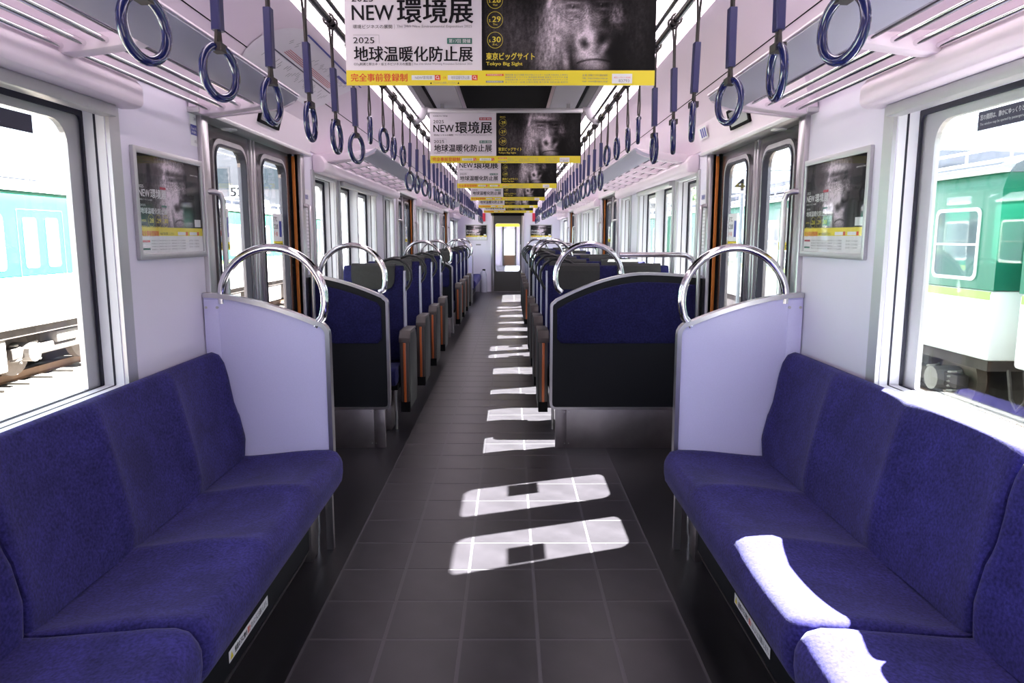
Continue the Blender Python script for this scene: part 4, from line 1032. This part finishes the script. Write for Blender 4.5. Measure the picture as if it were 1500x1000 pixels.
def train_car(side, xf, y0, y1, label, panto, teal, bogies):
    """side = +1: train lies to the right of us, its face xf looks towards -X"""
    t = empty('train_car', (0, 0, 0), label=label, cat='train', group='trains in the yard')
    d = side; wid = 2.75
    def X(a): return xf + d * a
    # body shells: white lower side, teal upper side, roof
    MB().prism([(X(0), -0.20), (X(0), 0.68), (X(wid), 0.68), (X(wid), -0.20)], 'Y', y0, y1).build('lower_body', 'train_white', t, bevel=0.05)
    up = [(X(0), 0.68), (X(0), 1.9), (X(0.03), 2.02), (X(0.10), 2.14), (X(wid - 0.10), 2.14), (X(wid - 0.03), 2.02), (X(wid), 1.9), (X(wid), 0.68)]
    body = MB().prism(up, 'Y', y0, y1).build('upper_body', teal, t, smooth=30)
    B('waist_stripe', 'lime', (min(X(-0.004), X(0.02)), max(X(-0.004), X(0.02)), y0 + 0.05, y1 - 0.05, 0.56, 0.66), t)
    roof = [(X(0.06), 2.10), (X(0.12), 2.20), (X(0.35), 2.31), (X(0.8), 2.39), (X(wid / 2), 2.42), (X(wid - 0.8), 2.39), (X(wid - 0.35), 2.31), (X(wid - 0.06), 2.10)]
    MB().prism(roof, 'Y', y0 - 0.02, y1 + 0.02).build('roof', 'train_roof', t, smooth=30)
    B('gutter', 'train_white', (min(X(-0.015), X(0.12)), max(X(-0.015), X(0.12)), y0, y1, 2.10, 2.15), t)
    # windows and doors on the near face
    y = y0 + 0.35; L = y1 - y0; k = 0
    pat = ['w', 'w', 'd', 'w', 'w', 'w', 'd', 'w', 'w', 'w', 'd', 'w', 'w']
    wd = {'w': 0.95, 'd': 1.25}; gap = (L - 0.6 - sum(wd[p] for p in pat)) / (len(pat) - 1)
    for p in pat:
        a, b = y, y + wd[p]; y = b + gap
        if p == 'w':
            m = MB(); ring_frame(m, rrect(a, b, 0.78, 1.70, 0.09, 5), rrect(a + 0.045, b - 0.045, 0.825, 1.655, 0.07, 5), 'X', X(-0.014), X(0.01)); fr = m.build('window', 'train_white', t)
            MB().prism(rrect(a + 0.04, b - 0.04, 0.82, 1.66, 0.07, 5), 'X', X(-0.004), X(0.006)).build('pane', 'train_glass', fr)
            B('sash_bar', 'alu', (min(X(-0.012), X(0)), max(X(-0.012), X(0)), a + 0.04, b - 0.04, 1.22, 1.25), fr)
        else:
            dd = MB(); ring_frame(dd, rrect(a, b, -0.12, 1.80, 0.02, 1), rrect(a + 0.012, b - 0.012, -0.11, 1.785, 0.02, 1), 'X', X(-0.006), X(0.004)); dr = dd.build('door', 'under', t)
            for q in (0, 1):
                c0 = a + 0.14 + q * 0.6
                MB().prism(rrect(c0, c0 + 0.36, 0.80, 1.66, 0.06, 4), 'X', X(-0.008), X(0.004)).build('door_pane', 'train_glass', dr)
    # underframe, equipment boxes, bogies
    B('underframe', 'under', (min(X(0.15), X(wid - 0.15)), max(X(0.15), X(wid - 0.15)), y0 + 0.2, y1 - 0.2, -0.36, -0.18), t)
    B('underfloor_blocker', 'under', (min(X(1.2), X(1.6)), max(X(1.2), X(1.6)), y0 + 0.3, y1 - 0.3, -1.15, -0.34), t)  # added dark box, blocks the sunlit ground showing beneath the car
    for q in range(5):
        c = y0 + L * (0.28 + 0.11 * q)
        B('equipment_box', 'cast', (min(X(0.2), X(0.95)), max(X(0.2), X(0.95)), c - 0.7, c + 0.7, -0.92, -0.34), t, 0.03)
    for cb in (y0 + 2.55, y1 - 2.55):
        bg_ = empty('bogie'); bg_.parent = t
        B('side_frame', 'under', (min(X(0.32), X(0.50)), max(X(0.32), X(0.50)), cb - 1.5, cb + 1.5, -0.78, -0.58), bg_, 0.03)
        for e in (-1.05, 1.05):
            m = MB(); cyl = [(cb + e + 0.43 * math.cos(2 * math.pi * q / 28), -0.69 + 0.43 * math.sin(2 * math.pi * q / 28)) for q in range(28)]
            m.prism(cyl, 'X', X(0.62), X(0.76)); m.build('wheel', 'wheel', bg_)
            MB().prism([(cb + e + 0.17 * math.cos(2 * math.pi * q / 14), -0.69 + 0.17 * math.sin(2 * math.pi * q / 14)) for q in range(14)], 'X', X(0.22), X(0.6)).build('axle_box', 'cast', bg_)
            for o_ in (-0.26, 0.26):
                hel = [(X(0.40) + 0.075 * math.cos(q * 0.8), cb + e + o_ + 0.075 * math.sin(q * 0.8), -0.86 + 0.0085 * q) for q in range(40)]
                MB().tube(hel, 0.02, 6).build('spring', 'cast', bg_)
        B('bolster', 'cast', (min(X(0.25), X(0.6)), max(X(0.25), X(0.6)), cb - 0.35, cb + 0.35, -0.62, -0.40), bg_, 0.04)
    # roof equipment
    for q in range(3):
        c = y0 + L * (0.2 + 0.3 * q)
        MB().prism([(X(0.55), 2.36), (X(0.62), 2.66), (X(wid - 0.62), 2.66), (X(wid - 0.55), 2.36)], 'Y', c - 1.1, c + 1.1).build('cooling_unit', 'train_roof', t, bevel=0.05)
    for yy in (y0 + 0.3, y1 - 0.3): pass
    rl = MB().tube([(X(0.40), y0 + 0.4, 2.47), (X(0.40), y1 - 0.4, 2.47)], 0.02, 6).build('roof_walk', 'train_white', t)
    for q in range(int(L / 0.9)): MB().tube([(X(0.40), y0 + 0.5 + 0.9 * q, 2.30), (X(0.40), y0 + 0.5 + 0.9 * q, 2.47)], 0.02, 6).build('walk_post', 'train_white', rl)
    if panto is not None:
        pa = empty('pantograph'); pa.parent = t; xm = X(wid / 2)
        for e in (-0.5, 0.5):
            MB().tube([(xm + e, panto - 0.9, 2.62), (xm + e, panto + 0.9, 2.62)], 0.03, 6).build('base_bar', 'pole', pa)
            for g in (-1, 1):
                MB().tube([(xm + e, panto + g * 0.3, 2.62), (xm + e * 0.9, panto + g * 1.15, 2.80), (xm + e * 0.8, panto + g * 0.15, 2.98)], 0.02, 6).build('arm', 'pole', pa)
                MB().tube([(xm + e, panto + g * 0.75, 2.36), (xm + e, panto + g * 0.75, 2.60)], 0.06, 8).build('insulator', 'train_white', pa)
        for g in (-0.15, 0.15): MB().tube([(xm - 0.85, panto + g, 2.94), (xm - 0.55, panto + g, 3.0), (xm + 0.55, panto + g, 3.0), (xm + 0.85, panto + g, 2.94)], 0.022, 6).build('collector', 'pole', pa)
    return t
train_car(-1, -8.2, -1.8, 16.2, 'nearer teal and white train car outside the left window, pantograph on roof', 14.5, 'teal', None)
train_car(-1, -8.2, 16.7, 34.7, 'farther teal and white train car seen through the left door glass', 20.0, 'teal', None)
train_car(1, 5.93, 8.75, 26.75, 'green and white train car beyond the gap outside the right window', 12.5, 'teal', None)
train_car(1, 5.93, -9.7, 8.30, 'green and white train car nearest on the right, cut by the frame', None, 'teal', None)
train_car(1, 5.93, 27.2, 45.2, 'farthest green and white train car down the right side', None, 'teal', None)
t = empty('coupling', (7.3, 8.52, -0.35), label='coupler and hoses in the gap between the green train cars', cat='coupler')
B('gangway_bellows', 'alu_dark', (-0.5, 0.5, -0.215, 0.215, 0.3, 2.3), t); B('drawbar', 'under', (-0.15, 0.15, -0.215, 0.215, -0.1, 0.12), t)
for e in (-0.9, -1.1): MB().tube([(e, -0.21, 0.05), (e, -0.12, -0.3), (e, 0.0, -0.42), (e, 0.12, -0.3), (e, 0.21, 0.05)], 0.025, 6).build('hose', 'under', t)
# building and lineside
def building(x0, x1, y0, y1, h, m, label):
    t = empty('building', (0, 0, 0), label=label, cat='building')
    B('wall_block', m, (x0, x1, y0, y1, -1.3, h), t)
    B('parapet', 'train_roof', (x0 - 0.15, x1 + 0.15, y0 - 0.15, y1 + 0.15, h, h + 0.25), t)
    for i_ in range(int((x1 - x0 - 1.2) / 2.6)):
        for j in range(max(1, int((h - 0.5) / 2.8))):
            x = x1 - 0.9 - 1.5 - 2.6 * i_; z = 0.9 + 2.8 * j
            fr = B('window', 'alu_dark', (x, x + 1.5, y0 - 0.06, y0 + 0.02, z, z + 1.2), t)
            B('pane', 'train_glass', (x + 0.07, x + 1.43, y0 - 0.08, y0, z + 0.07, z + 1.13), fr)
building(-19.5, -11.0, 38, 60, 9.0, 'concrete', 'grey concrete depot building behind the left teal train')
building(11.5, 19, 64, 80, 4.0, 'concrete', 'low grey depot building far behind the right green train')
def lattice_mast(x, y, label, beam, zlo=6.2, zhi=7.0, step=0.8):
    t = empty('catenary_mast', (x, y, -1.3), label=label, cat='mast', group='catenary masts')
    MB().tube([(0, 0, 0), (0, 0, zhi + 0.8)], 0.14, 8).build('post', 'pole', t, smooth=60)
    for z in (zlo, zhi): MB().tube([(0, 0, z), (beam, 0, z)], 0.05, 6).build('beam', 'pole', t)
    n = int(abs(beam) / step)
    for q in range(n):
        a, b = beam * q / n, beam * (q + 1) / n
        MB().tube([(a, 0, zlo if q % 2 else zhi), (b, 0, zhi if q % 2 else zlo)], 0.05, 5).build('brace', 'pole', t)
lattice_mast(-12.8, 30, 'steel catenary mast standing behind the left train', 4.0)
lattice_mast(11.8, 16, 'nearer steel catenary mast behind the green train', -14.0)
lattice_mast(27, 33, 'wide lattice gantry beyond the green train, seen in the right window', -17.0, 5.6, 8.0, 2.8)
for x, z, k, lb in ((-9.6, 4.1, 0, 'overhead wire above the left teal train'), (7.3, 4.1, 1, 'overhead wire above the right green train')):
    tag(MB().tube([(x, -20, z), (x, 80, z)], 0.012, 5).build('overhead_wire', 'pole'), lb, 'wire', 'overhead wires')
def number_sign(x, y, z, txt, label, s):
    t = empty('number_sign', (x, y, -1.3), label=label, cat='sign', group='yard number signs')
    MB().tube([(0, 0.05, 0), (0, 0.05, z + 1.3)], 0.04, 6).build('post', 'pole', t)
    f = Flat((-0.42, 0, z + 1.3 - 0.28), (1, 0, 0), (0, 0, 1)); B('board', 'print_white', (-0.30, 0.30, 0.0, 0.03, z + 1.12, z + 1.48), t)
    f.text('print_black', txt, 0.42 - 0.09 * len(txt), 0.42 + 0.09 * len(txt), 0.16, 0.40, 3, 0.02); f.build(t, {})
number_sign(-7.35, 20.0, 2.55, '525', 'white number board reading 525 seen through the left door', -1)
number_sign(5.1, 15.9, 2.45, '41', 'white number board reading 41 seen through the right door', 1)
def tree(x, y, h, label):
    t = empty('tree', (x, y, -1.3), label=label, cat='tree', group='trees beyond the yard')
    MB().tube([(0, 0, 0), (0.1, 0, h * 0.5), (0, 0.1, h * 0.8)], 0.18, 7).build('trunk', 'rust', t)
    rng = random.Random(int(x * 10)); m = MB()
    for _ in range(1400):
        while True:
            p = Vector((rng.uniform(-1, 1), rng.uniform(-1, 1), rng.uniform(-1, 1)))
            if 0.3 < p.length < 1: break
        p = Vector((p.x * h * 0.38, p.y * h * 0.38, h * 0.68 + p.z * h * 0.34)); a = Vector((rng.uniform(-1, 1), rng.uniform(-1, 1), rng.uniform(-1, 1))).normalized() * 0.22; b = a.orthogonal().normalized() * 0.14
        m.add([p - a, p + b, p + a, p - b], [(0, 1, 2, 3)])
    m.build('crown', 'leaf', t)
tree(14.5, 55, 6.5, 'leafy green tree beyond the right train, farther away'); tree(13.2, 30, 5.5, 'leafy green tree beyond the right train, nearer')
